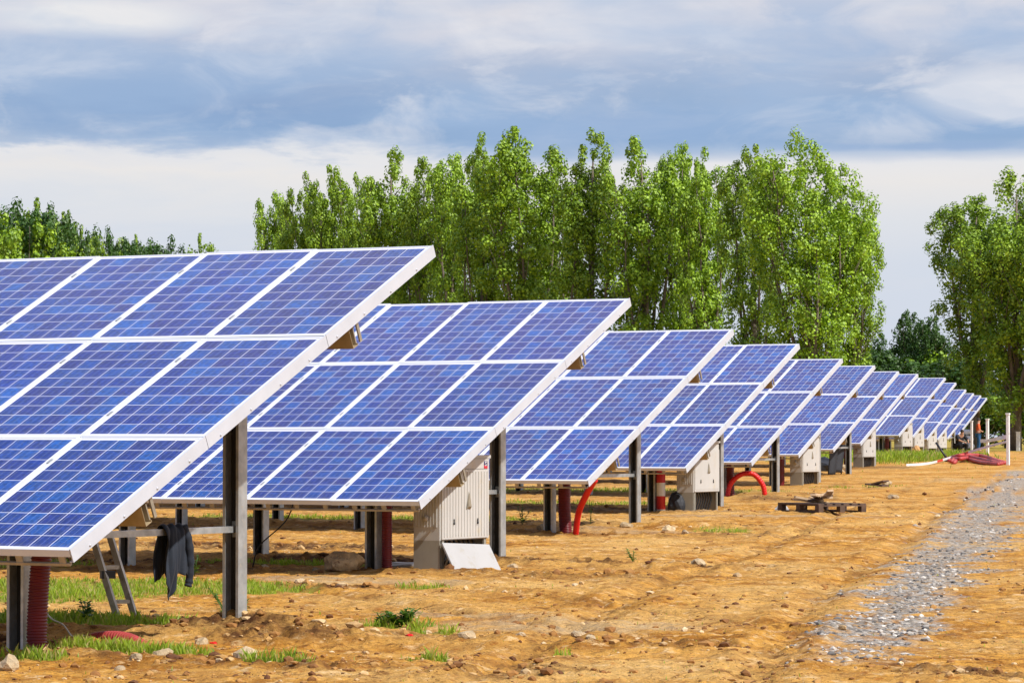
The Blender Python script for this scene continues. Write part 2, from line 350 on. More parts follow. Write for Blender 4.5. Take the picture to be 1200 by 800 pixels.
def spline(pts, n=12):
    P = [Vector(p) for p in pts]; P = [2*P[0]-P[1]] + P + [2*P[-1]-P[-2]]; out = []
    for i in range(1, len(P)-2):
        for k in range(n):
            t = k/n; a, b, c, d = P[i-1], P[i], P[i+1], P[i+2]
            out.append(.5*((2*b)+(c-a)*t+(2*a-5*b+4*c-d)*t*t+(3*b-a-3*c+d)*t**3))
    return out + [P[-2]]
# ------------------------------------------------------------------ ground
def build_ground():
    d = [15.0]
    while d[-1] < 60: d.append(d[-1] + .034*(d[-1]/18)**1.6)
    while d[-1] < 5000: d.append(d[-1]*1.035 + .2)
    d = np.array([-600, -200, -60, -20, 0, 8, 12.5] + d)
    s = np.linspace(-.168, .168, 520); ds = s[1]-s[0]; ex = []; k = ds
    v = .168
    while v < 4: k *= 1.16; v += k; ex.append(v)
    s = np.concatenate([-np.array(ex)[::-1], s, ex])
    w = np.where(d < 15, 15 + (15-d)*1.2, d)
    Dg, Sg = np.meshgrid(d, s, indexing='ij'); L = Sg*w[:, None]
    X = FWD[0]*Dg + RGT[0]*L; Y = FWD[1]*Dg + RGT[1]*L; x, y = X.ravel(), Y.ravel()
    z = height(x, y); V = np.stack([x, y, z], 1)
    nd, ns = len(d), len(s); i = np.arange(nd-1)[:, None]*ns + np.arange(ns-1)[None]; i = i.ravel()
    Fq = np.stack([i, i+1, i+ns+1, i+ns], 1)
    me = arrays_mesh('ground', V, Fq, 'ground', True)
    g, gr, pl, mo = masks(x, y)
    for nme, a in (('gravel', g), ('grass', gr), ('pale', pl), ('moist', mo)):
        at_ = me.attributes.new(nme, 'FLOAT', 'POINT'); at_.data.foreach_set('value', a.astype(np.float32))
    o = link('ground', me); o['kind'] = 'structure'; return o
build_ground()
def samp_band(n, d0, d1, smax=.16, pw=1.0):
    """random ground positions in the strip ahead of the camera"""
    u = RNG.random(n); d = (d0**-pw + (d1**-pw - d0**-pw)*u)**(-1/pw); s = (RNG.random(n)*2-1)*smax
    return FWD[0]*d+RGT[0]*s*d, FWD[1]*d+RGT[1]*s*d, d
def rock_proto():
    bm = bmesh.new(); bmesh.ops.create_icosphere(bm, subdivisions=1, radius=1); v = np.array([q.co[:] for q in bm.verts]); f = np.array([[q.index for q in p.verts] for p in bm.faces]); bm.free(); return v, f
RV, RF = rock_proto()
def scatter_rocks(name, x, y, size, mats, flat=.6, sink=.25):
    n = len(x); z = height(x, y); nv = len(RV)
    sc = size[:, None, None]*(1 + .35*(RNG.random((n, nv, 1))-.5)*1.6)*np.stack([.7+.6*RNG.random(n), .7+.6*RNG.random(n), flat*(.6+.7*RNG.random(n))], 1)[:, None, :]
    P = RV[None]*sc; a = RNG.random(n)*6.28; ca, sa = np.cos(a)[:, None], np.sin(a)[:, None]
    Q = np.stack([P[..., 0]*ca-P[..., 1]*sa + x[:, None], P[..., 0]*sa+P[..., 1]*ca + y[:, None], P[..., 2] + (z + size*flat*(1-2*sink)*.6)[:, None]], -1)
    Fq = (RF[None] + (np.arange(n)*nv)[:, None, None]).reshape(-1, 3)
    me = arrays_mesh(name, Q.reshape(-1, 3), Fq, mats); o = link(name, me); o['kind'] = 'stuff'; return o
def tone_mat(name, stops):
    m, nt, b, out = mat(name); q = N(nt); g = q.n('ShaderNodeNewGeometry'); tc = q.n('ShaderNodeTexCoord').outputs['Object']
    c = q.ramp(g.outputs['Random Per Island'], stops); c = q.mix(1., c, q.ramp(q.noise(tc, 40, 4, .7), [(.3, .75), (.7, 1.2)]), 'MULTIPLY')
    nt.links.new(c, b.inputs['Base Color']); b.inputs['Roughness'].default_value = .9; M[name] = m
tone_mat('gravel_tones', [(0, (.07,.065,.06)), (.3, (.23,.21,.185)), (.8, (.41,.375,.33)), (1, (.72,.66,.58))])
tone_mat('clod_tones', [(0, (.10,.035,.010)), (.5, (.33,.15,.035)), (.85, (.46,.26,.08)), (1, (.66,.52,.32))])
x, y, d = samp_band(60000, 18, 90, pw=1.2); g, gr, pl, mo = masks(x, y)
k = RNG.random(len(x)) < (g*.9*(fbm(x*3, y*3, 71) > .42))
scatter_rocks('gravel', x[k], y[k], (.007+.018*RNG.random(k.sum())**2.4)*(1+d[k]/90), 'gravel_tones', .6, .5)['label'] = 'grey crushed gravel along the track'
x, y, d = samp_band(34000, 15.5, 80, pw=1.3); g, gr, pl, mo = masks(x, y)
k = RNG.random(len(x)) < (.12+.75*mo+.25*(fbm(x*1.1, y*1.1, 77) > .55))*(1-g)*(1-gr*.7)
scatter_rocks('soil_clods', x[k], y[k], (.004+.024*RNG.random(k.sum())**6)*(1+d[k]/90)*(1+mo[k]*.8), 'clod_tones', .6)['label'] = 'loose clods and crumbs of dry soil'
# grass
def grass_field():
    x, y, d = samp_band(900000, 17.5, 125, pw=1.0)
    u = RNG.random(160000); d2 = 84+42*RNG.random(160000); s2 = .085+.055*u; x = np.append(x, FWD[0]*d2+RGT[0]*s2*d2); y = np.append(y, FWD[1]*d2+RGT[1]*s2*d2); d = np.append(d, d2); g, gr, pl, mo = masks(x, y)
    n = fbm(x*4, y*4, 81); k = RNG.random(len(x)) < (gr*(n > np.where(y < 23.5, .41, .46))*.9*np.clip(60/d, .35, 1.4) + .004*(n > .62)); x, y, d = x[k], y[k], d[k]; gr = gr[k]
    n = len(x); z = height(x, y); tall = 1 + 3.4*(y > 90)
    h = (.014+.048*RNG.random(n)**2.2)*(.5+gr*.8)*tall*np.where((y < 21.9) & (x < -11), 1.3, 1.0); wd = (.0016+.002*RNG.random(n))*(1+d/22)
    a = RNG.random(n)*6.28; lx = (RNG.random(n)-.5)*h*1.1; ly = (RNG.random(n)-.5)*h*1.1
    c, s = np.cos(a)*wd, np.sin(a)*wd
    V = np.stack([np.stack([x-c, y-s, z-.01], 1), np.stack([x+c, y+s, z-.01], 1), np.stack([x+c*.6+lx*.4, y+s*.6+ly*.4, z+h*.6], 1), np.stack([x+lx, y+ly, z+h], 1)], 1).reshape(-1, 3)
    Fq = (np.array([[0,1,2,3]])[None] + (np.arange(n)*4)[:, None, None]).reshape(-1, 4)
    o = link('grass', arrays_mesh('grass', V, Fq, 'grass')); o['kind'] = 'stuff'; o['label'] = 'short green grass and ground weeds in patches'; print('blades', n)
grass_field()
# ------------------------------------------------------------------ solar arrays
def module_meshes():
    a = MB(); a.box(-.985, -.011, .011, 1.635, -.008, -.003); me1 = a.mesh('solar_module', 'cells')
    b = MB(); w = .021; x0, x1, y0, y1, z0, z1 = -.996, 0, 0, 1.646, -.048, 0
    b.box(x0, x1, y0, y0+w, z0, z1); b.box(x0, x1, y1-w, y1, z0, z1)
    b.box(x0, x0+w, y0+w, y1-w, z0, z1); b.box(x1-w, x1, y0+w, y1-w, z0, z1)
    for yy in (.36, 1.26): b.box(-1.004, -.985, yy-.03, yy+.03, .0005, .006, 1)
    return me1, b.mesh('module_frame', ['frame', 'galv'])
ME_MOD, ME_FRAME = module_meshes()
CP = [(-.06,-.055),(.06,-.055),(.06,-.03),(.052,-.03),(.052,-.047),(-.052,-.047)]
C_PROFILE = [(-.068,-.085),(-.068,.03),(.068,.03),(.068,-.085),(.046,-.085),(.046,-.079),(.062,-.079),(.062,.024),(-.062,.024),(-.062,-.079),(-.046,-.079),(-.046,-.085)]
def post_mesh(top):
    b = MB(); b.extrude(C_PROFILE, (0,0,-.45), (0,0,top), (1,0,0), (0,1,0)); b.box(-.0615, .0615, .018, .0235, -.4, top-.01, 1); return b.mesh('post', ['galv', 'web'])  # inner strip on the web carries the painted shade of the channel
V_F, V_R = .52, 2.22
def surf(v, below=0.):                      # local (y, z) of the panel plane, below it by a distance along its normal
    return v*MH*CT + below*ST, EDGEH + v*MH*ST - below*CT
YF, ZF = surf(V_F, .25); YR, ZR = surf(V_R, .25)
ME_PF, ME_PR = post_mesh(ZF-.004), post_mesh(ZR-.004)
def sloped(a, b, name, w, h, mats='galv'):
    m = MB(); m.bar(a, b, w, h); return m.mesh(name, mats)
def tie_mesh():
    m = MB(); m.box(-.03, .02, YF+.04, YR+.016, .705, .750); m.box(-.045, .035, YR+.004, YR+.017, .67, .785, 0); return m.mesh('tie_bar', 'galv')
ME_TIE = tie_mesh()
def bracket_mesh(y, z):
    m = MB(); m.box(-.07, .07, y-.05, y+.05, z-.012, z+.012); m.bar((.0, y-.16, z-.02), (.0, y+.02, z-.20), .06, .012, (1,0,0)); return m.mesh('bracket', 'galv_dull')
ME_BF, ME_BR = bracket_mesh(YF, ZF-.03), bracket_mesh(YR, ZR-.03)
def purlin_mesh(v, n):
    y0, z0 = surf(v, .175); m = MB(); nrm = Vector((0, -ST, CT)); t = Vector((0, CT, ST)); h, w, k = .074, .035, .003
    prof = [(-w,-h),(w,-h),(w,-h+.015),(w-k,-h+.015),(w-k,-h+k),(-w+k,-h+k),(-w+k,h-k),(w-k,h-k),(w-k,h-.015),(w,h-.015),(w,h),(-w,h)]
    m.extrude(prof, (-.012, y0, z0), (-n+.1, y0, z0), t, nrm); return m.mesh('purlin', 'purlin')
def end_bracket_mesh(v):
    y0, z0 = surf(v+.055, .10); m = MB(); y1, z1 = surf(v+.055, .245); m.bar((-.02, y0, z0), (-.02, y1, z1), .03, .012, (1,0,0)); m.bar((-.05, y0-.05, z0-.02), (-.05, y1-.05, z1-.02), .012, .05, (1,0,0)); return m.mesh('end_bracket', 'galv_dull')
ME_EB = [end_bracket_mesh(V_F), end_bracket_mesh(V_R)]
def cover_mesh():
    m = MB(); L = 3*MH-.004
    for k in range(3): m.box(.003, .011, k*L/3+.003, (k+1)*L/3-.003, -.088, .004); m.box(-.02, .003, k*L/3+.003, (k+1)*L/3-.003, -.088, -.082)
    for k in range(12): m.tube([(.010, .2+k*.405, -.066), (.016, .2+k*.405, -.066)], .009, 6)
    return m.mesh('edge_cover', 'cover')
ME_COVER = cover_mesh()
def rail_mesh(n):
    m = MB(); m.box(-n, -.02, -.002, .020, -.112, -.094)
    for k in range(int(n)*3): m.box(-.10-k*.333, -.05-k*.333, .002, .016, -.096, -.048)
    return m.mesh('lower_rail', 'galv_dull')
NCOL = [11, 13, 17, 20, 22, 24, 26, 27, 27, 27, 27, 27, 27, 27]
LAB = ['nearest solar array, with a jacket over its tie bar', 'second solar array from the front, above the large ribbed cabinet beside the boulder', 'third solar array from the front, with a curved red hose at its lower corner',
 'fourth solar array from the front, by the red and white banded post', 'fifth solar array from the front, with a looped red hose below it', 'sixth solar array from the front, over a small white cabinet near the grassy patch',
 'seventh solar array from the front, with a black sheet hanging behind its rear post', 'eighth solar array from the front, last before the wide gap with tall grass', 'ninth solar array from the front, standing just past the tall grass',
 'tenth solar array from the front, small in the distance beside a dark pole', 'eleventh solar array from the front, fourth from the far end', 'twelfth solar array from the front, third from the far end', 'thirteenth solar array from the front, next to last', 'farthest solar array, beside the standing person in orange']
rr = random.Random(3)
for i, (rx, ry, rz) in enumerate(ROWS):
    n = NCOL[i]; root = thing('solar_array', LAB[i], 'solar array', (rx, ry, rz-EDGEH), 0, 'rows of tilted solar arrays')
    small = i > 9
    for u in range(n):
        for v in range(3):
            y0, z0 = surf(v); rot = (TILT + rr.gauss(0, .0016), rr.gauss(0, .0012), 0)
            o = link('solar_module', ME_MOD, root, (-u*1.0, y0, z0), rot); link('module_frame', ME_FRAME, o)
    cvr = link('edge_cover', ME_COVER, root, (0, 0, EDGEH), (TILT, 0, 0))
    link('lower_rail', rail_mesh(n), root, (0, 0, EDGEH), (TILT, 0, 0))
    for v in (V_F, V_R): link('purlin', purlin_mesh(v, n), root)
    for me in ME_EB: link('end_bracket', me, root)
    k = 0
    while 1.02 + 3*k < n - .3:
        xx = -1.02 - 3*k
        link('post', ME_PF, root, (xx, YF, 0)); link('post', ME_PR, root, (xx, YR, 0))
        link('tie_bar', ME_TIE, root, (xx, 0, 0))
        link('bracket', ME_BF, root, (xx, 0, 0)); link('bracket', ME_BR, root, (xx, 0, 0))
        k += 1
def rowp(i, dx, dy, dz=0):
    rx, ry, rz = ROWS[i]; return (rx+dx, ry+dy, rz-EDGEH+dz)
# ------------------------------------------------------------------ cabinets
def cabinet(i, label, detail=True, plate=False, first=[None], dy=1.05):
    loc = rowp(i, -.37, dy, -.05); 
    root = thing('inverter_cabinet', label, 'electrical cabinet', loc, 0, 'inverter cabinets under the arrays')
    if first[0] is None:
        # local: +x face is the door, box spans x -.30..0, y 0..1.15, z 0..1.12 ; near side faces -y
        b = MB(); b.box(-.30, 0, 0, .99, .30, 1.04)
        for k in range(8): b.box(-.28+k*.034, -.268+k*.034, -.008, 0, .42, 1.02)
        body = b.mesh('body', 'cabinet')
        d = MB(); d.box(0, .018, .02, .97, .31, .94)
        for k in range(16): d.box(.018, .025, .055+k*.058, .068+k*.058, .33, .92)
        door = d.mesh('door', 'cabinet')
        t = MB(); t.box(-.31, .024, -.01, 1.0, 1.04, 1.07); top = t.mesh('roof', 'cabinet')
        p = MB(); p.box(-.29, -.02, .01, .05, -.15, .30); p.box(-.29, -.02, 0.94, 0.98, -.15, .30); p.box(-.29, -.27, .05, .94, -.15, .30)
        p.box(-.30, 0, 0, .012, -.05, .30); p.box(-.02, .0, .05, .09, -.1, .30); p.box(-.02, .0, 0.90, 0.94, -.1, .30)
        plinth = p.mesh('plinth', 'plinth')
        global DOOR2
        d2 = MB(); d2.box(0, .018, .02, .97, .31, .94); d2.box(.018, .022, .05, .94, .34, .91); DOOR2 = d2.mesh('door', 'cabinet')
        h = MB(); h.add([(.027,.50,.58),(.027,.58,.58),(.027,.54,.74),(.045,.51,.60),(.045,.57,.60),(.040,.54,.71)], [(0,1,4,3),(1,2,5,4),(2,0,3,5),(3,4,5)]); handle = h.mesh('handle', 'galv_dull')
        l = MB()
        for yy in (.24, .72): l.tube([(.026,yy,.45),(.036,yy,.45)], .012); l.box(.027,.034,yy-.006,yy+.006,.46,.49)
        lock = l.mesh('lock', 'black')
        g = MB(); g.tube([(-.15,-.008,.50),(-.15,-.03,.50)], .03, 12); knob = g.mesh('knob', 'cabinet')
        w = MB()
        for k in range(9):
            yy = .10+k*.095; w.tube(spline([(-.12,yy,.31),(-.10,yy+.03,.18),(-.14,yy-.02,.0),(-.12,yy,-.12)], 4), .013, 6)
        cab = w.mesh('cable_bundle', 'black')
        first[0] = [('body', body), ('door', door), ('roof', top), ('plinth', plinth), ('knob', knob), ('cable_bundle', cab)], handle, lock
    root.scale = (1, 1, 1.10)
    parts, handle, lock = first[0]
    for nme, me in parts:
        if nme == 'door' and i != 1: me = DOOR2
        o = link(nme, me, root)
        if nme == 'door': link('handle', handle, o); link('lock', lock, o)
    return root
c2 = cabinet(1, 'large grey ribbed cabinet with a square logo, nearest of the cabinets')
g = MB(); g.box(.0185, .0215, 1.015, 1.085, 1.022, 1.088); lp = link('logo_plate', g.mesh('logo_plate', 'navy'), c2, (.0, -.15, -.075))
g = MB(); g.box(.0216, .0230, 1.015, 1.085, 1.022, 1.044); g.box(.0216,.0230,1.015,1.035,1.044,1.052); link('red_band', g.mesh('red_band', 'logored'), lp)
g = MB(); g.tube(spline([(.0225,1.030,1.050),(.0225,1.045,1.046),(.0225,1.056,1.056),(.0225,1.045,1.066),(.0225,1.034,1.073),(.0225,1.048,1.080),(.0225,1.070,1.078)], 5), .0035, 6); link('white_curve', g.mesh('white_curve', 'white'), lp)
g = MB(); g.box(0, .0185, .02, .97, .945, 1.035); link('header_panel', g.mesh('header_panel', 'cabinet'), c2)
cabinet(3, 'white ribbed cabinet beside the red and white banded post')
cabinet(5, 'small white cabinet behind the pallet, before the green grass patch')
cabinet(7, 'small white cabinet right of the hanging black sheet')
cabinet(8, 'small white cabinet just past the tall grass', dy=1.2)
cabinet(9, 'distant white cabinet crossed by the thin red pole')
cabinet(10, 'distant white cabinet under the fourth array from the far end')
cabinet(11, 'distant white cabinet under the third array from the far end')
cabinet(13, 'farthest white cabinet, beside the stacked white sacks')
# white plate leaning against the plinth of the first cabinet
lx, ly, lz = rowp(1, -.37, 1.03)
g = MB(); T = Matrix.Translation((lx+.22, ly-.02, lz-.07)) @ Matrix.Rotation(R(-4), 4, 'Z') @ Matrix.Rotation(R(-31), 4, 'Y') @ Matrix.Rotation(R(-3), 4, 'X')
g.box(-.008, .008, 0, .82, 0, .38, 0, T); g.box(-.02, -.008, .0, .82, .368, .38, 0, T)
tag(link('cover_plate', g.mesh('cover_plate', 'plate')), 'white cover plate leaning against the foot of the largest cabinet', 'metal plate')
# white cloth-like foil on the ground left of it
wx, wy = W(476, 664); g = MB(); g.box(-.30, .34, -.12, .12, 0, .03, 0, Matrix.Rotation(R(10), 4, 'Z'))
o = tag(link('plastic_bag', None, None, (wx, wy, gh(wx, wy))), 'flat white plastic bag lying left of the largest cabinet', 'plastic bag')
def lump(name, rx, ry, rz, mats, seed, sub=3, amp=.25, freq=2.2):
    bm = bmesh.new(); bmesh.ops.create_icosphere(bm, subdivisions=sub, radius=1)
    A = np.array([v.co[:] for v in bm.verts]); nz = fbm(A[:, 0]*freq+seed+A[:, 2], A[:, 1]*freq-seed*.7+A[:, 2]*1.3, seed, 3)-.5
    for v, n in zip(bm.verts, nz):
        p = v.co; v.co = Vector((p.x*rx, p.y*ry, max(p.z, -.35)*rz))*float(1+amp*2*n)
    me = bpy.data.meshes.new(name); bm.to_mesh(me); bm.free(); me.materials.append(M[mats])
    return me
o.name = 'old'; bpy.data.objects.remove(o)
tag(link('plastic_bag', lump('plastic_bag', .30, .12, .05, 'plate', 4, 3, .4, 3), None, (wx, wy, gh(wx, wy)+.02)), 'flat white plastic bag lying left of the largest cabinet', 'plastic bag')
# ------------------------------------------------------------------ conduits and hoses
def corrugated(name, pts, r, mats, label, cat='pipe', pitch=.022, group=None, seg=18, loc=None):
    P = spline(pts, 16); L = [0]
    for a, b in zip(P[:-1], P[1:]): L.append(L[-1]+(b-a).length)
    tot = L[-1]; n = max(8, int(tot/pitch*4)); Q = []
    j = 0
    for k in range(n+1):
        s = tot*k/n
        while j < len(L)-2 and L[j+1] < s: j += 1
        t = (s-L[j])/max(1e-6, L[j+1]-L[j]); Q.append(P[j].lerp(P[j+1], min(1, t)))
    m = MB(); m.tube(Q, r, seg, 0, lambda i: r*(1+.07*math.cos(i*math.pi/2)))
    return tag(link(name, m.mesh(name, mats)), label, cat, group)
x0, y0, z0 = rowp(0, -.98, YF)
corrugated('conduit_pipe', [(x0+.160, y0-.06, z0+.66), (x0+.135, y0-.06, z0+.4), (x0+.12, y0-.06, z0+.1), (x0+.15, y0-.08, z0-.08)], .066, 'redpipe', 'thick dark red corrugated pipe beside the nearest front post')
x0, y0, z0 = rowp(1, -.98, YF)
corrugated('conduit_pipe', [(x0+.11, y0-.02, z0+.75), (x0+.11, y0-.02, z0+.3), (x0+.11, y0-.02, z0-.1)], .052, 'redpipe', 'red corrugated pipe at the front post left of the largest cabinet', seg=14)
x0, y0, z0 = rowp(2, -.98, YF)
corrugated('conduit_pipe', [(x0+.17, y0, z0+.76), (x0+.17, y0, z0+.3), (x0+.20, y0, z0-.1)], .085, 'redpipe', 'dark red pipe at the third array front post, left of the bright curved hose', seg=14)
corrugated('hose', [(x0+.92, y0-.55, z0+.70), (x0+.74, y0-.45, z0+.50), (x0+.52, y0-.25, z0+.26), (x0+.40, y0-.12, z0-.05)], .042, 'redhose', 'bright red hose curving from the third array corner down to the ground', 'hose', .03, seg=12)
x0, y0, z0 = rowp(3, -.98, YF)
m = MB(); m.tube([(0,0,-.1),(0,0,.95)], .075, 14); tag(link('banded_pipe', m.mesh('banded_pipe', 'bands'), None, (x0+.10, y0, z0)), 'red and white banded pipe standing at the fourth array front post', 'pipe')
tag(link('black_sack', lump('black_sack', .17, .15, .22, 'darkplastic', 6), None, (x0+.30, y0+.2, z0+.06)), 'black sack leaning left of the second white cabinet', 'sack')
x0, y0, z0 = rowp(4, -.98, YF)
corrugated('conduit_pipe', [(x0+.12, y0, z0+.72), (x0+.12, y0, z0+.3), (x0+.14, y0, z0-.1)], .08, 'redpipe', 'dark red pipe at the fifth array front post behind the looped hose', seg=12, pitch=.04)
corrugated('hose', [(x0+.16, y0-.25, z0-.05), (x0+.22, y0-.2, z0+.25), (x0+.40, y0-.1, z0+.44), (x0+.62, y0, z0+.45), (x0+.78, y0+.1, z0+.24), (x0+.82, y0+.15, z0-.05)], .05, 'redhose', 'bright red hose arching in a loop below the fifth array', 'hose', .05, seg=12)
for i in (5, 7, 8, 9, 10):
    x0, y0, z0 = rowp(i, -.98, YF)
    corrugated('conduit_pipe', [(x0+.16, y0, z0+.72), (x0+.16, y0, z0+.3), (x0+.16, y0, z0-.1)], .08, 'redpipe', 'dark red pipe at the %s array front post, small in the distance' % {5:'sixth',7:'eighth',8:'ninth',9:'tenth',10:'eleventh'}[i], seg=8, pitch=.2)
# half buried red pipe and cable near the nearest post
bx, by = W(132, 752)
corrugated('conduit_pipe', [(bx-.33, by+.04, gh(bx, by)-.05), (bx-.1, by, gh(bx, by)+.01), (bx+.12, by, gh(bx, by)+.01), (bx+.36, by-.06, gh(bx, by)-.06)], .05, 'redfaded', 'half buried red corrugated pipe on the ground right of the nearest post')
cp = [W(50, 728), W(60, 738), W(74, 742), W(84, 748), W(92, 755)]
m = MB(); m.tube(spline([(a, b, gh(a, b)+h) for (a, b), h in zip(cp, (.12, .05, .03, .03, 0))], 6), .006, 6); tag(link('cable', m.mesh('cable', 'cable')), 'thin pale cable trailing on the ground by the nearest post', 'cable')
# hanging cable loops behind the second array front edge
for px_, s_ in ((-.55, 0), (-1.75, 1)):
    x0, y0, z0 = rowp(1, px_-.25, .95)
    m = MB(); m.tube(spline([(x0, y0, z0+.9), (x0-.12, y0+.05, z0+.5), (x0-.3-.2*s_, y0+.1, z0+.2), (x0-.42-.2*s_, y0+.15, z0-.02)], 6), .007, 6)
    tag(link('cable', m.mesh('cable', 'black')), ('thin black cable hanging behind the largest cabinet', 'thin black cable hanging by the boulder')[s_], 'cable')
# ------------------------------------------------------------------ jacket over the tie bar of the first array
def jacket():
    rx, ry, rz = rowp(0, -1.025, 0); zt = .755; nu, nv = 46, 40
    ylo, yhi = 2.46, 2.74; V = []; Fq = []
    for a in range(nu):
        u = a/(nu-1)
        front = float(np.interp(u, [0, .10, .22, .36, .5, .62, .8, 1], [.42, .48, .55, .50, .42, .34, .37, .36])) + .012*math.sin(u*19)
        back = float(np.interp(u, [0, .2, .5, .8, 1], [.42, .40, .34, .44, .42]))
        for b in range(nv):
            t = b/(nv-1)*2-1                                  # -1 back hem, 0 on the bar, +1 front hem
            L = front if t > 0 else back; s = abs(t)*L
            r = .036; fold = (.013*math.sin(u*17+1.6*math.sin(s*6)) + .006*math.sin(u*41+s*9) + .009*math.sin(s*17+u*9))*min(1, .15+s/.18)
            if s < r*1.57: ang = s/r; xx = r*math.sin(ang)*(1 if t > 0 else -1); z = zt + r*math.cos(ang)-.02
            else: xx = (r + .02*math.sin(s*5))*(1 if t > 0 else -1); z = zt - .02 - (s-r*1.57)
            yc = .5*(ylo+yhi)-.05*0; wdt = (yhi-ylo)*(.80 + .20*math.exp(-(s/.12)**2)) 
            yy = ylo + (yhi-ylo)*u; yy = yy + (-.03*s if t > 0 else .01) - .12*max(0, s-.46)*(u-.2)*2 + .008*math.sin(s*13+u*5)
            V.append((xx+fold, yy, z + .012*math.sin(u*17)))
    for a in range(nu-1):
        for b in range(nv-1): i = a*nv+b; Fq.append((i, i+nv, i+nv+1, i+1))
    m = MB(); m.add(V, Fq, 0, True); o = link('jacket', m.mesh('jacket', 'jacket'), None, (rx, ry, rz)); md = o.modifiers.new('s', 'SOLIDIFY'); md.thickness = .008
    md = o.modifiers.new('sub', 'SUBSURF'); md.levels = 1; md.render_levels = 1
    tag(o, 'dark navy work jacket draped over the tie bar of the nearest array', 'jacket')
    sl = MB()
    pts = [(.03, 2.70, .77), (.055, 2.735, .66), (.06, 2.75, .52), (.05, 2.755, .39), (.045, 2.745, .34)]
    sl.tube(spline(pts, 6), .05, 10, 0, lambda i: .034-.0003*i + .003*math.sin(i*1.7)); link('sleeve', sl.mesh('sleeve', 'jacket'), o)
jacket()
# ------------------------------------------------------------------ ladder leaning under the first array
def ladder():
    bx, by = W(150, 727); z = gh(bx, by); L = 1.5; lean = math.atan2(.42, 1)
    root = thing('ladder', 'short weathered aluminium ladder leaning under the nearest array', 'ladder', (bx, by, z-.02), 0)
    d = Vector((-.42, .05, 1)).normalized()*L
    for s, nm in ((-.07, 0), (.07, 1)):
        m = MB(); o_ = Vector((s*.55, s*.9, 0)); m.bar(o_, o_+d, .028, .05, (1,0,0)); link('side_rail', m.mesh('side_rail', 'alu'), root)
        f = MB(); f.bar(o_-d*.012, o_+d*.035, .045, .07, (1,0,0)); link('rubber_foot', f.mesh('rubber_foot', 'black'), root)
    for k in range(5):
        p = d*(.12+k*.19); m = MB(); m.bar(Vector((-.0385,-.063,0))+p, Vector((.0385,.063,0))+p, .03, .03); link('rung', m.mesh('rung', 'alu'), root)
    for k in (.27, .52):
        p = d*k; m = MB(); m.bar(Vector((-.06,-.08,0))+p, Vector((.01,.01,0))+p, .05, .06); link('hinge', m.mesh('hinge', 'black'), root)
ladder()
# ------------------------------------------------------------------ pallet
def pallet():
    (ax, ay), (bx, by) = W(922, 600), W(1004, 602); cx, cy = (ax+bx)/2, (ay+by)/2; z = gh(cx, cy)
    root = thing('pallet', 'dark wooden pallet lying on the orange soil beside the grey track', 'pallet', (cx, cy, z), R(-33))
    for k in range(6): m = MB(); m.box(-.6, .6, -.45+k*.16, -.34+k*.16, .115, .14); link('top_board', m.mesh('top_board', 'wood'), root)
    for yy in (-.45, -.04, .37):
        for xx in (-.6, -.06, .5): m = MB(); m.box(xx, xx+.11, yy, yy+.09, .022, .095); link('block', m.mesh('block', 'wood'), root)
        m = MB(); m.box(-.6, .61, yy, yy+.09, .0, .022); link('bottom_board', m.mesh('bottom_board', 'wood'), root)
    for xx in (-.6, -.06, .5): m = MB(); m.box(xx, xx+.11, -.45, .46, .095, .115); link('stringer', m.mesh('stringer', 'wood'), root)
    r = random.Random(5); names = ['pale broken board on the left of the pallet', 'short pale offcut at the back of the pallet', 'long pale lath across the pallet', 'dark split board on the middle of the pallet', 'tilted pale board on the right of the pallet', 'small pale wedge on top of the pallet pile', 'thin pale stick poking from the pallet pile', 'tan board at the bottom of the pallet pile', 'crooked pale offcut on the pallet pile']
    for k, lb in enumerate(names):
        m = MB(); L = r.uniform(.22, .6); T = Matrix.Rotation(r.uniform(-1.4, 1.4), 4, 'Z') @ Matrix.Rotation(r.uniform(-.22, .22), 4, 'Y'); m.box(-L/2, L/2, -.05, .05, -.012, .02, 0, T)
        p = Matrix.Rotation(R(-33), 4, 'Z') @ Vector((-.18+.05*k, -.15+.05*(k % 5), .165+.022*k % .14+.02))
        tag(link('scrap_board', m.mesh('scrap_board', 'wood' if k == 3 else 'palewood'), None, (cx+p.x, cy+p.y, z+.165+.016*k)), lb, 'board', 'scrap wood on the pallet')
pallet()
px_, py_ = W(916, 598); tag(link('plastic_bag', lump('plastic_bag', .12, .1, .09, 'plate', 9, 3, .4, 3), None, (px_, py_, gh(px_, py_)+.03)), 'small crumpled white plastic bag at the left corner of the pallet', 'plastic bag')
# broken slab on the green patch
sx, sy = W(1028, 571); m = MB(); m.box(-.22, .2, -.2, .2, 0, .03, 0, Matrix.Rotation(R(6), 4, 'Y')); m.box(-.05, .24, -.2, .15, .04, .07, 0, Matrix.Rotation(R(-14), 4, 'Y'))
tag(link('broken_board', m.mesh('broken_board', 'wood'), None, (sx, sy, gh(sx, sy)+.04)), 'dark broken board lying on the green patch behind the pallet', 'board')
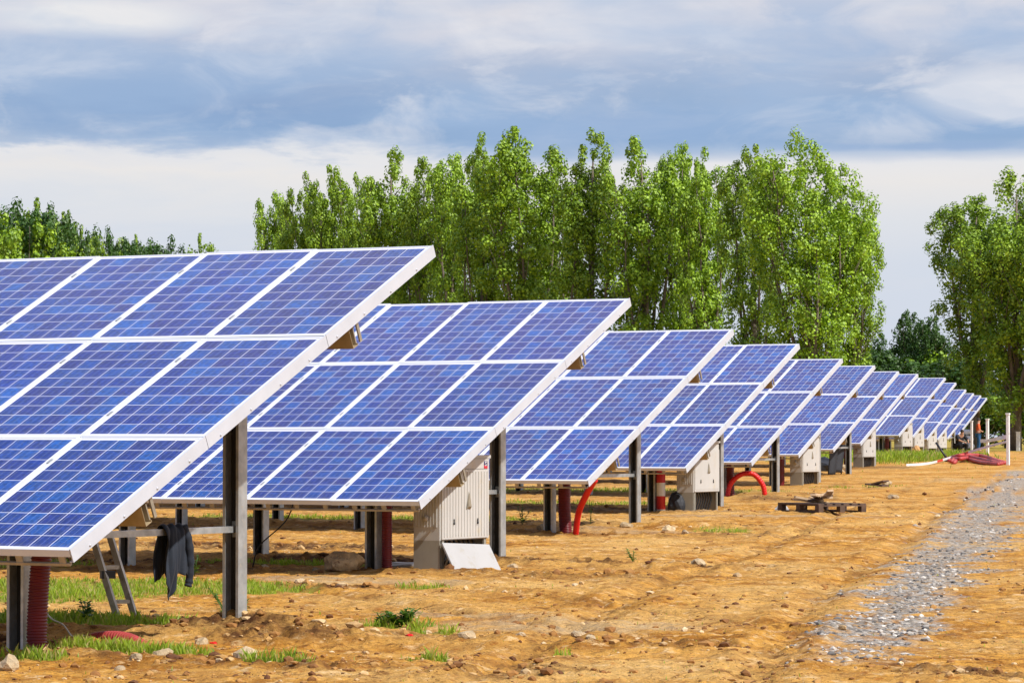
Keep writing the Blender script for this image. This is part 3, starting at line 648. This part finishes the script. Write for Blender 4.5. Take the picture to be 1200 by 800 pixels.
# black sheet hanging behind seventh array post, black sack
x0, y0, z0 = rowp(6, -.98, YR)
def sheet():
    m = MB(); V = []; Fq = []; nu, nv = 16, 12
    for a in range(nu):
        for b in range(nv):
            u, t = a/(nu-1), b/(nv-1); V.append((-.28+.05*math.sin(u*14+t*3), -1.15+1.05*u*(1-.08*t), 1.02-1.0*t-.04*math.sin(u*7)))
    for a in range(nu-1):
        for b in range(nv-1): i = a*nv+b; Fq.append((i, i+nv, i+nv+1, i+1))
    m.add(V, Fq, 0, True); o = link('hanging_sheet', m.mesh('hanging_sheet', 'darkplastic'), None, (x0+.12, y0, z0)); md = o.modifiers.new('s', 'SOLIDIFY'); md.thickness = .02
    tag(o, 'black plastic sheet hanging beside the seventh array rear post', 'plastic sheet')
sheet()
sx, sy = W(967, 552); tag(link('black_sack', lump('black_sack', .55, .4, .30, 'darkplastic', 12), None, (sx, sy, gh(sx, sy)+.08)), 'black sack on the soil left of the hanging black sheet', 'sack')
sx, sy = W(984, 553); tag(link('stone', lump('stone', .22, .2, .16, 'stone', 15), None, (sx, sy, gh(sx, sy)+.04)), 'pinkish stone between the black sack and the hanging sheet', 'stone')
# ------------------------------------------------------------------ stones
STONES = [(402,673,.165,'big brown boulder beside the second array front post','boulder'),(288,776,.075,'large pale stone left of the bottom centre',''),(10,786,.085,'flat pale stone at the bottom left corner',''),(547,757,.055,'pale stone on bare soil right of the dark green tuft',''),
 (352,685,.05,'small white stone on the grey patch under the boulder',''),(370,672,.04,'small white stone on soil right below the boulder',''),(637,622,.09,'pale stone at the foot of the third array front post',''),(733,620,.085,'pale stone on the ridge left of the third array rear post',''),(784,623,.08,'white stone on the ridge right of the third array rear post',''),
 (803,625,.055,'small pale stone, rightmost on the ridge beside the third array',''),(818,664,.07,'lone pale stone on the thin dark furrow',''),(864,676,.05,'dark stone on bare soil in mid picture','boulder'),(678,746,.05,'pale stone with a dark side on the grey rut','stone'),(692,760,.035,'small grey stone just right of the grey rut',''),
 (1062,656,.045,'dark stone left of the gravel strip','boulder'),(1191,646,.05,'dark stone right of the gravel strip','boulder'),(987,739,.035,'brown clod at the lower left edge of the gravel strip','boulder'),(1090,743,.035,'dark clod at the lower right edge of the gravel strip','boulder'),(1060,693,.04,'dark stone in the middle of the gravel strip','boulder'),(968,754,.03,'grey stone left of the end of the gravel strip',''),
 (190,772,.06,'orange stone right of the lower grass clump',''),(160,777,.045,'pale stone under the lower grass clump',''),(140,786,.035,'small pale stone at the bottom under the grass clump',''),(237,757,.05,'pale stone left of the red rag',''),(610,757,.03,'tan stone right of the two red flecks',''),(500,744,.03,'small pale stone by the small green tuft',''),
 (1038,568,.12,'grey stone right of the dark broken board',''),(1048,585,.09,'pale stone on orange soil right of the pallet',''),(600,668,.06,'pale stone at the foot of the leaning white plate','')]
for k, (px_, py_, s, lb, mt) in enumerate(STONES):
    sx, sy = W(px_, py_); tag(link('stone', lump('stone', s*1.15, s*.9, s*.75, mt or 'stone', 20+k, 2 if s < .1 else 3, .55, 1.7), None, (sx, sy, gh(sx, sy)+s*(.3 if s > .15 else .15)), (0, 0, k*1.3)), lb, 'stone', 'scattered stones')
for k, (px_, py_, lb) in enumerate([(250,755,'red rag scrap on the dug soil right of the nearest rear post'),(369,750,'small red scrap left of the dark green tuft'),(480,754,'small red scrap right of the dark green tuft')]):
    sx, sy = W(px_, py_); tag(link('rag_scrap', lump('rag_scrap', .028, .018, .012, 'redhose', 60+k, 2, .5, 3), None, (sx, sy, gh(sx, sy)+.012)), lb, 'scrap')
# ------------------------------------------------------------------ weeds (upright plants)
def weed(px_, py_, h, nl, lb, spread=.5, seed=0, leaf=.05):
    r = random.Random(seed); x0, y0 = W(px_, py_); root = thing('weed_plant', lb, 'plant', (x0, y0, gh(x0, y0)-.01))
    m = MB(); st = MB(); ns = max(1, int(nl/14))
    for s in range(ns):
        a = r.uniform(0, 6.28); tip = Vector((math.cos(a)*spread*h*r.random(), math.sin(a)*spread*h*r.random(), h*r.uniform(.7, 1))); st.tube([(0,0,0), tip*.5+Vector((0,0,.02)), tip], .004, 4)
        for k in range(nl//ns):
            t = r.uniform(.15, 1); p = tip*t; b = r.uniform(0, 6.28); L = leaf*(1.3-t*.7); d = Vector((math.cos(b), math.sin(b), r.uniform(.1, .8))).normalized(); sd = Vector((-d.y, d.x, 0)).normalized()*L*.28
            m.add([p, p+d*L*.5+sd, p+d*L-Vector((0,0,L*.2)), p+d*L*.5-sd], [(0,1,2,3)])
    link('leaves', m.mesh('leaves', 'weed'), root); link('stem', st.mesh('stem', 'weed'), root)
weed(228, 676, .28, 30, 'slim pale weed standing between the jacket and the nearest rear post', .15, 1, .06)
weed(268, 728, .26, 90, 'leafy weed at the foot of the nearest rear post', .8, 2, .06)
weed(284, 727, .16, 50, 'small weed just right of the nearest rear post', .8, 3, .05)
weed(101, 732, .22, 60, 'broad leafed weed in the shaded grass left of the ladder', .5, 4, .08)
weed(742, 660, .16, 50, 'small weed on the dark furrow right of the largest cabinet', .6, 5, .05)
weed(612, 616, .3, 60, 'tall weed left of the third array front post', .5, 6, .07)
weed(692, 615, .45, 30, 'thin dry weed right of the bright curved hose', .2, 7, .05)
weed(470, 735, .16, 160, 'dark green tuft on bare soil in the lower middle', 1.2, 8, .08)
weed(448, 734, .12, 90, 'left half of the low dark green tuft pair on bare soil', 1.2, 9, .07)
# ------------------------------------------------------------------ far end: fence posts, rail, tape, hoses, people
def post_at(px_, D, h, lb, w=.12):
    x0, y0 = at(px_, D); z = gh(x0, y0); m = MB(); m.box(-w/2, w/2, -w/2, w/2, -.2, h); m.box(-w/2-.015, w/2+.015, -w/2-.015, w/2+.015, h, h+.05)
    tag(link('fence_post', m.mesh('fence_post', 'white'), None, (x0, y0, z)), lb, 'post', 'white posts at the far end'); return x0, y0, z
pA = post_at(1181, 103, 1.52, 'tallest white post, at the right end of the red hoses', .085)
pB = post_at(1157, 150, 1.55, 'white post between the person in orange and the tallest post', .11)
pC = post_at(1193, 185, 1.0, 'short white post at the right edge of the picture', .18)
pD = post_at(1138.5, 160, 1.5, 'white post left of the person in orange', .09)
def rail(a, b, z0, z1, h, lb, mats='white'):
    m = MB(); m.bar((a[0], a[1], z0), (b[0], b[1], z1), .04, h); tag(link('fence_rail', m.mesh('fence_rail', mats)), lb, 'rail')
pE = at(1149, 152); rail((pE[0], pE[1]), pB, pB[2]+.62, pB[2]+.62, .16, 'short white rail between the person in orange and the middle post'); rail(pB, pA, pB[2]+.62, pA[2]+.86, .13, 'white horizontal rail running up to the tallest white post')
e = W(1062, 546); q = W(1112, 541)
m = MB(); P = spline([(pA[0], pA[1], pA[2]+.72), (*W(1150, 542), gz(W(1150, 542)[1])+.45), (q[0], q[1], gz(q[1])+.12), (*W(1088, 545), gz(W(1088, 545)[1])+.06), (e[0], e[1], gz(e[1])+.03)], 8)
for a, b in zip(P[:-1], P[1:]): m.bar(a, b, .012, .07)
tag(link('barrier_tape', m.mesh('barrier_tape', 'tape')), 'red and white barrier tape sagging from the tallest post to the grass', 'tape')
for k in range(5):
    a, b, c_, d_ = W(1106+k*3, 539+k*1.2), W(1126, 542-k*.7), W(1150, 538+k*1.5), W(1178-2*k, 544+k*.4)
    hh = (.08, .16, .05, .12, .04)[k]
    pts = [(p[0], p[1], float(gz(p[1]))+hh*f+.04) for p, f in zip((a, b, c_, d_), (.1, 1.1, .7, .1))]
    corrugated('hose', pts, .062, 'redfaded', 'faded red corrugated hose in the tangled heap beside the tallest white post', 'hose', .2, 'tangled red hoses by the white post', 8)
x0, y0 = W(1112, 541); m = MB(); m.tube([(x0, y0, gz(y0)+.0), (x0-.42, y0-.05, gz(y0)+.62)], .035, 8); tag(link('pole', m.mesh('pole', 'black')), 'short black pole leaning over the left end of the red hoses', 'pole')
x0, y0 = W(1095, 531); m = MB(); m.tube([(x0, y0, gz(y0)-.05), (x0-.40, y0+.1, gz(y0)+.82)], .03, 8); tag(link('pole', m.mesh('pole', 'redpipe')), 'thin dark red pole leaning in front of the tenth array', 'pole')
def person(name, label, loc, rz, joints, edges, cloth, h=1.75):
    """body as one skinned surface, clothes as slightly larger skins"""
    root = thing(name, label, 'person', loc, rz)
    def skin(nm, ids, grow, mt, sub=2):
        names = [k for k in joints if k in ids]; idx = {k: i for i, k in enumerate(names)}
        me = bpy.data.meshes.new(nm); me.from_pydata([joints[k][0] for k in names], [(idx[a], idx[b]) for a, b in edges if a in idx and b in idx], [])
        o = link(nm, me, root); o.modifiers.new('skin', 'SKIN'); s = o.modifiers.new('sub', 'SUBSURF'); s.levels = s.render_levels = sub
        for k, i in idx.items():
            sv = me.skin_vertices[0].data[i]; r_ = joints[k][1]; sv.radius = ((r_[0]+grow, r_[1]+grow) if isinstance(r_, tuple) else (r_+grow, r_+grow)); sv.use_root = (i == 0)
        me.materials.append(M[mt]); dg = bpy.context.evaluated_depsgraph_get(); dg.update()
        ev = bpy.data.meshes.new_from_object(o.evaluated_get(dg)); o.modifiers.clear(); o.data = ev; o.data.name = nm
        if not ev.materials: ev.materials.append(M[mt])
        ev.polygons.foreach_set('use_smooth', [True]*len(ev.polygons)); return o
    skin('body', list(joints), 0, 'skin')
    for nm, ids, grow, mt in cloth: skin(nm, ids, grow, mt)
    hd = Vector(joints['head'][0]); me = lump('hair', .088, .10, .10, 'hair', 3, 2, .05); link('hair', me, root, hd+Vector((0, .018, .045)))
def std_joints(crouch=False):
    if not crouch:
        J = {'pelvis':((0,0,.95),(.15,.11)),'spine':((0,.0,1.15),(.14,.10)),'chest':((0,.02,1.36),(.17,.11)),'neck':((0,0,1.50),.055),'head':((0,-.03,1.63),(.078,.092)),'crown':((0,-.02,1.71),(.06,.07)),
             'hipl':((-.10,0,.88),.088),'kneel':((-.12,-.03,.48),.058),'anklel':((-.12,.02,.09),.042),'toel':((-.13,-.15,.04),.035),'hipr':((.10,0,.88),.088),'kneer':((.11,-.01,.48),.058),'ankler':((.13,.04,.09),.042),'toer':((.15,-.13,.04),.035),
             'shl':((-.19,.02,1.42),.06),'ell':((-.33,.02,1.16),.042),'wrl':((-.16,-.16,1.06),.030),'hal':((-.10,-.20,1.06),.034),'shr':((.19,.02,1.42),.06),'elr':((.27,.06,1.14),.042),'wrr':((.24,-.08,.94),.030),'har':((.23,-.12,.87),.034)}
    else:
        J = {'pelvis':((0,.10,.42),(.16,.13)),'spine':((0,.06,.60),(.15,.11)),'chest':((0,-.06,.80),(.17,.12)),'neck':((0,-.14,.92),.055),'head':((0,-.20,1.02),(.078,.092)),'crown':((0,-.19,1.10),(.06,.07)),
             'hipl':((-.12,.06,.38),.09),'kneel':((-.20,-.34,.46),.062),'anklel':((-.17,-.10,.09),.042),'toel':((-.19,-.28,.04),.035),'hipr':((.12,.06,.38),.09),'kneer':((.20,-.34,.46),.062),'ankler':((.17,-.10,.09),.042),'toer':((.19,-.28,.04),.035),
             'shl':((-.20,-.06,.84),.06),'ell':((-.26,-.28,.66),.042),'wrl':((-.14,-.46,.58),.030),'hal':((-.10,-.52,.55),.034),'shr':((.20,-.06,.84),.06),'elr':((.26,-.28,.66),.042),'wrr':((.14,-.46,.58),.030),'har':((.10,-.52,.55),.034)}
    for s, d in (('l', -1), ('r', 1)):
        h = Vector(J['ha'+s][0]); w_ = Vector(J['wr'+s][0]); t = (h-w_).normalized()
        for k in range(4): J['f%d%s' % (k, s)] = (tuple(h + t*(.075-.008*abs(k-1.4)) + Vector((0, 0, (k-1.5)*.018))), .010)
        J['th'+s] = (tuple(h + t*.02 + Vector((-d*.045, 0, .03))), .012)
    return J
ED = [('pelvis','spine'),('spine','chest'),('chest','neck'),('neck','head'),('head','crown'),('pelvis','hipl'),('hipl','kneel'),('kneel','anklel'),('anklel','toel'),('pelvis','hipr'),('hipr','kneer'),('kneer','ankler'),('ankler','toer'),
      ('chest','shl'),('shl','ell'),('ell','wrl'),('wrl','hal'),('chest','shr'),('shr','elr'),('elr','wrr'),('wrr','har')] + [('ha'+s, 'f%d%s' % (k, s)) for s in 'lr' for k in range(4)] + [('ha'+s, 'th'+s) for s in 'lr']
TOP = ['pelvis','spine','chest','shl','ell','shr','elr']; LEG = ['pelvis','hipl','kneel','anklel','hipr','kneer','ankler']; SH = ['anklel','toel']
ax_, ay_ = at(1146.5, 178)
person('person', 'person standing at the far end in an orange top and blue jeans', (ax_, ay_, gh(ax_, ay_)-.02), R(120), std_joints(), ED, [('shirt', TOP, .016, 'orange'), ('trousers', LEG, .014, 'denim')])
ax_, ay_ = at(1124.5, 158)
person('person', 'person in dark clothing crouching left of the one in orange', (ax_, ay_, gh(ax_, ay_)-.02), R(60), std_joints(True), ED, [('shirt', TOP, .040, 'darkcloth'), ('trousers', LEG, .025, 'darkcloth')])
ax_, ay_ = at(1132, 187)
for k, (dz, sc) in enumerate(((.22, 1.0), (.62, .9), (.98, .75))):
    tag(link('sack', lump('sack', .48*sc, .40*sc, .27*sc, 'sack', 30+k, 3, .12), None, (ax_, ay_, gh(ax_, ay_)+dz)), ('lowest white sack of the stack left of the person in orange', 'middle white sack of the stack left of the person in orange', 'topmost white sack of the stack left of the person in orange')[k], 'sack')
ax_, ay_ = at(1073, 122); z_ = gh(ax_, ay_)
tag(link('bundle', lump('bundle', .14, .14, .22, 'tan', 44, 3, .3), None, (ax_, ay_, z_+.12)), 'orange and tan bundle under the tenth array', 'bundle')
# ------------------------------------------------------------------ trees
def leaf_cloud(cent, rad, nper, size, rng):
    """leaf quads in ellipsoid clumps; cent (n,3), rad (n,)"""
    n = len(cent); c = np.repeat(cent, nper, 0); r = np.repeat(rad, nper)
    d = rng.normal(size=(n*nper, 3)); d /= np.linalg.norm(d, axis=1)[:, None]; q = rng.random(n*nper)**.36
    p = c + d*(r*q)[:, None]*np.array([.92, .92, 1.2])
    nn = d*1.5 + rng.normal(size=d.shape)*.42 + np.array([0, 0, .35]); nn /= np.linalg.norm(nn, axis=1)[:, None]
    t = np.cross(nn, rng.normal(size=nn.shape)); t /= np.linalg.norm(t, axis=1)[:, None]; b = np.cross(nn, t)
    s = size*(.6+.8*rng.random(n*nper)); s1 = (t*s[:, None]*.5); s2 = (b*s[:, None]*.42)
    V = np.stack([p-s1, p-s2+nn*s[:, None]*.06, p+s1, p+s2+nn*s[:, None]*.06], 1).reshape(-1, 3)
    Fq = np.arange(len(V)).reshape(-1, 4); return V, Fq
def tree_meshes(seed, H, Wd, nlead, base=.12, clumps=46, nper=34, leaf=.30, mat_='leaf', multi=True, dens=1.0):
    """poplar: several near-upright leaders, each a lumpy column of leaf clumps"""
    rng = np.random.default_rng(seed); tr = MB()
    trunk = [(0,0,-.4)]; sway = rng.normal(size=2)*.25
    for k in range(1, 9): t = k/8; trunk.append((sway[0]*t*t, sway[1]*t*t, H*.93*t))
    tr.tube(trunk, .3, 8, 0, lambda i: .022*H*(1-i/8*.88))
    cents, rads = [], []
    leaders = [(0., 0., 1.0, .03)]
    for k in range(nlead-1):
        a = 2*math.pi*(k+rng.random()*.6)/(nlead-1); rr_ = Wd*.5*rng.uniform(.45, .78); leaders.append((math.cos(a)*rr_, math.sin(a)*rr_, rng.uniform(.76, .96), rng.uniform(.06, .3)))
    for (ox, oy, top, st) in leaders:
        z0 = H*st; zt = H*top; n = 7; pts = []
        for k in range(n):
            t = k/(n-1); e = 1-(1-t)**2.2; pts.append((ox*e + sway[0]*t*t + rng.normal()*.12, oy*e + sway[1]*t*t + rng.normal()*.12, z0+(zt-z0)*t))
        if ox or oy: tr.tube(pts, .1, 6, 0, lambda i: .0085*H*(1-i/(n-1)*.85))
        P = np.array(pts); rc = Wd*.5*rng.uniform(.42, .57)
        nc = int(clumps*dens*(top-st*.6))
        for c in range(nc):
            t = ((c+rng.random())/nc)**.8
            if z0+(zt-z0)*t < H*base or (dens == 1.0 and t < .45 and rng.random() < .15): continue
            i = min(n-2, int(t*(n-1))); f = t*(n-1)-i; p = P[i]*(1-f)+P[i+1]*f
            prof = (1-max(0, (t-.64)/.36)**1.8*.72)*(.60+.40*min(1, t/.3)); a = rng.random()*6.283; q = math.sqrt(rng.random())*rc*prof*1.25
            pc = p + np.array([math.cos(a)*q, math.sin(a)*q, .75*q*prof+rng.normal()*.2]); cents.append(pc); rads.append(rng.uniform(.46, .80)*(Wd/6)**.4*(.60+.40*prof))
            if rng.random() < .38 and q > .5: tr.tube([tuple(p-np.array([0,0,min(q*.9, p[2]-z0)])), tuple(pc)], .04, 4, 0, lambda i: .035*(1-i*.6))
    cents, rads = np.array(cents), np.array(rads); V, Fq = leaf_cloud(cents, rads, nper, leaf, rng)
    cr = arrays_mesh('crown', V, Fq, mat_); tk = tr.mesh('trunk', 'bark'); return cr, tk
def tree(name, label, cat, x, y, meshes, sx=1, sz=1, rz=0, group=None):
    root = thing(name, label, cat, (x, y, float(gz(y))), rz, group); root.scale = (sx, sx, sz)
    link('crown', meshes[0], root); link('trunk', meshes[1], root)
POP = [tree_meshes(100+k, 20, 6, 6 + (k % 2), .08, 60, 100, .19) for k in range(6)]
WIDE = [tree_meshes(200+k, 20, 9.0, 8, .05, 72, 104, .19) for k in range(3)]
BUSH = [tree_meshes(300+k, 7, 5, 7, .03, 34, 34, .26, 'leaf_dark') for k in range(2)]
BUSHG = [tree_meshes(320+k, 7, 5, 7, .03, 34, 34, .26, 'leaf') for k in range(1)]
PALEB = [tree_meshes(340, 20, 9, 7, .08, 40, 30, .34, 'leaf_pale')]
BROAD = [tree_meshes(380+k, 20, 15, 15, .04, 34, 76, .34, 'leaf' if k else 'leaf_dark', dens=1.01) for k in range(2)]
DARK = [tree_meshes(360+k, 20, 8, 7, .06, 80, 38, .32, 'leaf_dark') for k in range(2)]
def H_for(top, D): 
    return (512.98-top)/F*D*1.0 + CAMZ - .7
g1 = 'tall poplars in the line behind the arrays'
line = [  # px, top y, D, width px, label
 (324,228,292,44,'short slim poplar at the left end of the tall poplar line'),(357,213,286,50,'second poplar from the left end of the tall line'),(390,200,282,56,'third poplar from the left, tallest of the low left group'),(420,212,276,44,'low poplar just left of the step up in the tree line'),
 (458,180,266,70,'broad poplar where the tree line steps up'),(498,188,262,60,'poplar between the step in the line and the nearest array corner'),(530,184,258,58,'poplar standing right above the nearest array upper corner'),(566,168,252,66,'poplar left of the two tallest ones'),
 (614,155,246,92,'tallest poplar, above the second array'),(652,186,250,50,'narrow poplar in the gap right of the tallest one'),(692,160,240,84,'round topped poplar above the second array upper corner'),(757,163,236,80,'poplar above the gap between second and third arrays'),
 (797,172,238,50,'slim poplar leaning on its left neighbour above the third array'),(829,185,232,62,'poplar left of the see-through gap over the third array')]
for k, (px_, top, D, wpx, lb) in enumerate(line):
    h = H_for(top, D); w = wpx/F*D*1.22; x0, y0 = at(px_, D); tree('poplar_tree', lb, 'tree', x0, y0, POP[k % 6], w/6, h/20, k*1.9, g1)
for k, (px_, top, D, wpx, lb, ms) in enumerate([(884,175,222,66,'poplar just right of the see-through gap','P'),(950,167,214,124,'broadest poplar at the right end of the tall line','W'),(1002,228,217,62,'low shoulder poplar at the far right end of the tall line','P'),
   (1190,205,186,112,'tall poplar at the right edge of the picture','W'),(1140,232,190,70,'poplar left of the one at the right edge, lower','P'),(1240,200,184,100,'poplar cut off by the right edge of the picture','W')]):
    h = H_for(top, D); w = wpx/F*D*(1.22 if k < 3 else 1.42); x0, y0 = at(px_, D); tree('poplar_tree', lb, 'tree', x0, y0, (WIDE[k % 3] if ms == 'W' else POP[(k+2) % 6]), w/(9 if ms == 'W' else 6), h/20, k*2.3+1, g1)
for k, (px_, top, D, wpx, lb) in enumerate([(1066,366,235,42,'slim dark tree in the gap before the right poplars'),(1032,392,240,44,'low dark tree right of the broadest poplar'),(1092,372,232,50,'dark tree under the right poplars')]):
    h = H_for(top, D); w = wpx/F*D*1.1; x0, y0 = at(px_, D); tree('dark_tree', lb, 'tree', x0, y0, DARK[k % 2], w/8, h/20, k*2.1, 'dark trees in the gap')
bl = ['at the left end of the undergrowth','second from the left','third from the left','below the broadest poplar','left of the gap','in the gap between the tree groups','right of the gap','under the slim dark tree','left of the right poplars','under the right poplars, left','under the right poplars, middle','under the right poplars, right','at the right edge of the picture']
for k in range(13):
    px_ = 860+k*29; D = 236-k*1.5+(k % 3)*4; top = (430, 418, 428, 412, 425)[k % 5] + (30 if k > 9 else 0); h = H_for(top, D); x0, y0 = at(px_, D)
    tree('shrub', 'dark green shrub ' + bl[k], 'shrub', x0, y0, BUSH[k % 2] if k % 4 else BUSHG[0], 1.05, h/7, k*1.3, 'shrubs along the foot of the trees')
for k, (px_, top, wpx, lb) in enumerate([(-12,247,150,'dark leafy tree at the left edge of the picture'),(14,245,140,'second dark leafy tree from the left edge'),(38,247,120,'middle tree of the dark group at the left'),(60,251,100,'fourth tree of the dark group at the left'),(82,261,74,'rightmost tree of the dark group at the left')]):
    D = 300+k*4; h = H_for(top, D); x0, y0 = at(px_, D); w = wpx/F*D*1.05; tree('leafy_tree', lb, 'tree', x0, y0, BROAD[(k+1) % 2], w/15, h/20, k*1.7, 'dark trees at the left')
for k, (px_, top, wpx, lb, ms) in enumerate([(86,290,20,'low pale green tree in front of the dark group',PALEB[0]),(110,281,40,'broad pale green tree right of the dark group',PALEB[0]),(126,277,14,'small dark treetop right of the pale green trees',BROAD[0]),(143,288,28,'low pale tree over the first panel joint',PALEB[0]),(158,288,12,'tiny green treetop right of the low pale tree',BROAD[1]),(174,291,16,'tiny dark treetop above the nearest array, third from the right',BROAD[0]),(192,288,20,'tiny dark treetop above the nearest array, second from the right',BROAD[0]),(234,287,14,'lone tiny treetop above the nearest array',BROAD[1])]):
    D = 330; h = H_for(top, D); x0, y0 = at(px_, D); w = wpx/F*D*3.2; tree('leafy_tree', lb, 'tree', x0, y0, ms, w/8, h/20, k*1.1, 'small treetops over the nearest array')
# ------------------------------------------------------------------ sky and sun
SUN = Vector((.90, -.15, 1.0)).normalized(); el = math.asin(SUN.z); az = math.atan2(SUN.x, SUN.y)
w = bpy.data.worlds.new('World'); bpy.context.scene.world = w; w.use_nodes = True; nt = w.node_tree; nt.nodes.clear(); q = N(nt)
out = q.n('ShaderNodeOutputWorld'); sky = q.n('ShaderNodeTexSky'); sky.sky_type = 'NISHITA'; sky.sun_disc = False; sky.sun_elevation = el; sky.sun_rotation = az; sky.air_density = 1.2; sky.dust_density = 1.5
bs = q.n('ShaderNodeBackground'); nt.links.new(sky.outputs[0], bs.inputs[0]); bs.inputs[1].default_value = .10
d = q.n('ShaderNodeTexCoord').outputs['Generated']; dx, dy, dz = q.sep(d)
eld = q.m('MULTIPLY', q.m('ARCSINE', dz), 57.2958)                                  # elevation in degrees
azr = q.m('MULTIPLY', q.m('ARCTAN2', dx, dy), 57.2958)                              # azimuth in degrees (0 = +Y)
pv = q.comb(q.m('MULTIPLY', azr, .10), q.m('MULTIPLY', eld, .42), 0.)               # cloud layers are stretched along the horizon
n1 = q.noise(pv, 1.0, 6, .55, .3); n2 = q.noise(q.vm('ADD', pv, (7.3, 2.1, 0)), 3.2, 6, .6, .2); n3 = q.noise(q.vm('ADD', pv, (1.3, 9.1, 4)), 2.0, 5, .5)
# ragged lower edge of the grey cloud bank, layered by elevation
bell = q.n('ShaderNodeMapRange'); nt.links.new(azr, bell.inputs[0]); bell.inputs[1].default_value = -39; bell.inputs[2].default_value = -31; bell.inputs[3].default_value = -.42; bell.inputs[4].default_value = .03
ee = q.m('ADD', eld, q.m('ADD', bell.outputs[0], q.m('MULTIPLY', q.m('SUBTRACT', n2, .5), q.ramp(q.m('DIVIDE', q.m('ADD', azr, 40.), 20.), [(0, 2.2), (.45, 1.4), (.8, .3)]))))
ee2 = q.m('ADD', eld, q.m('MULTIPLY', q.m('SUBTRACT', n1, .5), 3.0))
def el_ramp(v, stops, hi=10.): return q.ramp(q.m('DIVIDE', v, hi, clamp=True), [(a/hi, c) for a, c in stops])
low = el_ramp(ee, [(0., (.62,.68,.80)), (2.9, (.66,.71,.80)), (3.7, (.74,.76,.80)), (4.3, (.82,.80,.79)), (4.62, (.80,.80,.82)), (4.86, (.38,.50,.69)), (5.02, (.25,.39,.61)), (5.5, (.29,.43,.64)), (10, (.40,.52,.72))])
up = el_ramp(ee2, [(4.6, (.33,.47,.70)), (5.5, (.31,.44,.65)), (6.1, (.41,.50,.67)), (6.7, (.62,.65,.75)), (7.3, (.71,.71,.77)), (10, (.60,.62,.70))])
cl = q.mix(q.ramp(q.m('DIVIDE', ee, 10.), [(.485, 0.), (.53, 1.)]), low, up)
cl = q.mix(q.m('MULTIPLY', q.ramp(n2, [(.48, 0.), (.72, 1.)]), .38), cl, (.72,.73,.78))
pb = q.comb(q.m('MULTIPLY', azr, .42), q.m('MULTIPLY', eld, .95), 2.)
n4 = q.noise(pb, 1.15, 9, .58, .55); n5 = q.noise(q.vm('ADD', pb, (3, 8, 1)), .55, 5, .5, .2)
inb = q.ramp(q.m('DIVIDE', eld, 10.), [(.47, 0.), (.52, 1.)])
def blob(a, e, ra, re, lo=.9, hi_=.2):
    t_ = q.m('SQRT', q.m('ADD', q.m('POWER', q.m('DIVIDE', q.m('SUBTRACT', azr, a), ra), 2.), q.m('POWER', q.m('DIVIDE', q.m('SUBTRACT', eld, e), re), 2.)))
    return q.ramp(q.m('ADD', t_, q.m('MULTIPLY', q.m('SUBTRACT', n4, .5), 1.6)), [(hi_, 1.), (lo, 0.)])
cl = q.mix(q.m('MULTIPLY', q.m('MULTIPLY', q.ramp(n4, [(.50, 0.), (.66, 1.)]), .55), inb), cl, (.80,.80,.84))
cl = q.mix(q.m('MULTIPLY', q.m('MULTIPLY', q.ramp(n4, [(.34, 1.), (.47, 0.)]), .45), inb), cl, (.33,.46,.68))
cl = q.mix(q.m('MULTIPLY', blob(-34.5, 5.65, 4.5, .75, 1.05, .3), .8), cl, (.25,.38,.61))
cl = q.mix(q.m('MULTIPLY', blob(-27.0, 5.15, 3.4, .55, 1.0, .3), .6), cl, (.30,.44,.68))
cl = q.mix(q.m('MULTIPLY', blob(-20.6, 5.75, 2.0, .62, .95, .55), .75), cl, (.76,.78,.84))
cl = q.mix(q.m('MULTIPLY', blob(-22.2, 4.86, 2.6, .11, 1.0, .4), .75), cl, (.30,.43,.66))
cl = q.mix(q.m('MULTIPLY', blob(-36.0, 7.0, 2.2, .35, 1.0, .4), .7), cl, (.88,.87,.86))
cl = q.mix(q.m('MULTIPLY', q.ramp(n3, [(.40, 1.), (.56, 0.)]), q.ramp(q.m('DIVIDE', eld, 10.), [(.45, 0.), (.55, .5)])), cl, (.36,.50,.72))
# overhead: broken cloud, cooler and clearer towards the left
up2 = q.noise(d, 2.3, 6, .55); hi = q.mix(q.m('ADD', q.ramp(up2, [(.30, -.25), (.70, .25)]), q.m('ADD', q.m('MULTIPLY_ADD', q.m('SUBTRACT', 42., eld), .12, .45), q.m('MULTIPLY', q.m('ADD', azr, 41.), .11)), clamp=True), (.14,.29,.68), (.86,.82,.92))
cl = q.mix(q.ramp(q.m('DIVIDE', eld, 40.), [(.24, 0.), (.40, 1.)]), cl, hi)
bc = q.n('ShaderNodeBackground'); nt.links.new(cl, bc.inputs[0]); bc.inputs[1].default_value = .90
mx = q.n('ShaderNodeMixShader'); nt.links.new(q.ramp(q.m('DIVIDE', eld, 90.), [(.10, 1.), (.22, .85), (1., .6)]), mx.inputs[0]); nt.links.new(bs.outputs[0], mx.inputs[1]); nt.links.new(bc.outputs[0], mx.inputs[2]); nt.links.new(mx.outputs[0], out.inputs[0])
sl = bpy.data.lights.new('sun', 'SUN'); sl.energy = 4.6; sl.angle = R(.6); sl.color = (1, .965, .91); so = bpy.data.objects.new('sun', sl); C.objects.link(so); so.rotation_euler = SUN.to_track_quat('Z', 'Y').to_euler()
sc = bpy.context.scene; sc.view_settings.view_transform = 'Standard'; sc.view_settings.look = 'None'; sc.view_settings.gamma = 1; sc.view_settings.exposure = 0.16; sc.view_settings.use_curve_mapping = False
sc.cycles.max_bounces = 8; sc.cycles.transparent_max_bounces = 8; sc.cycles.use_denoising = True
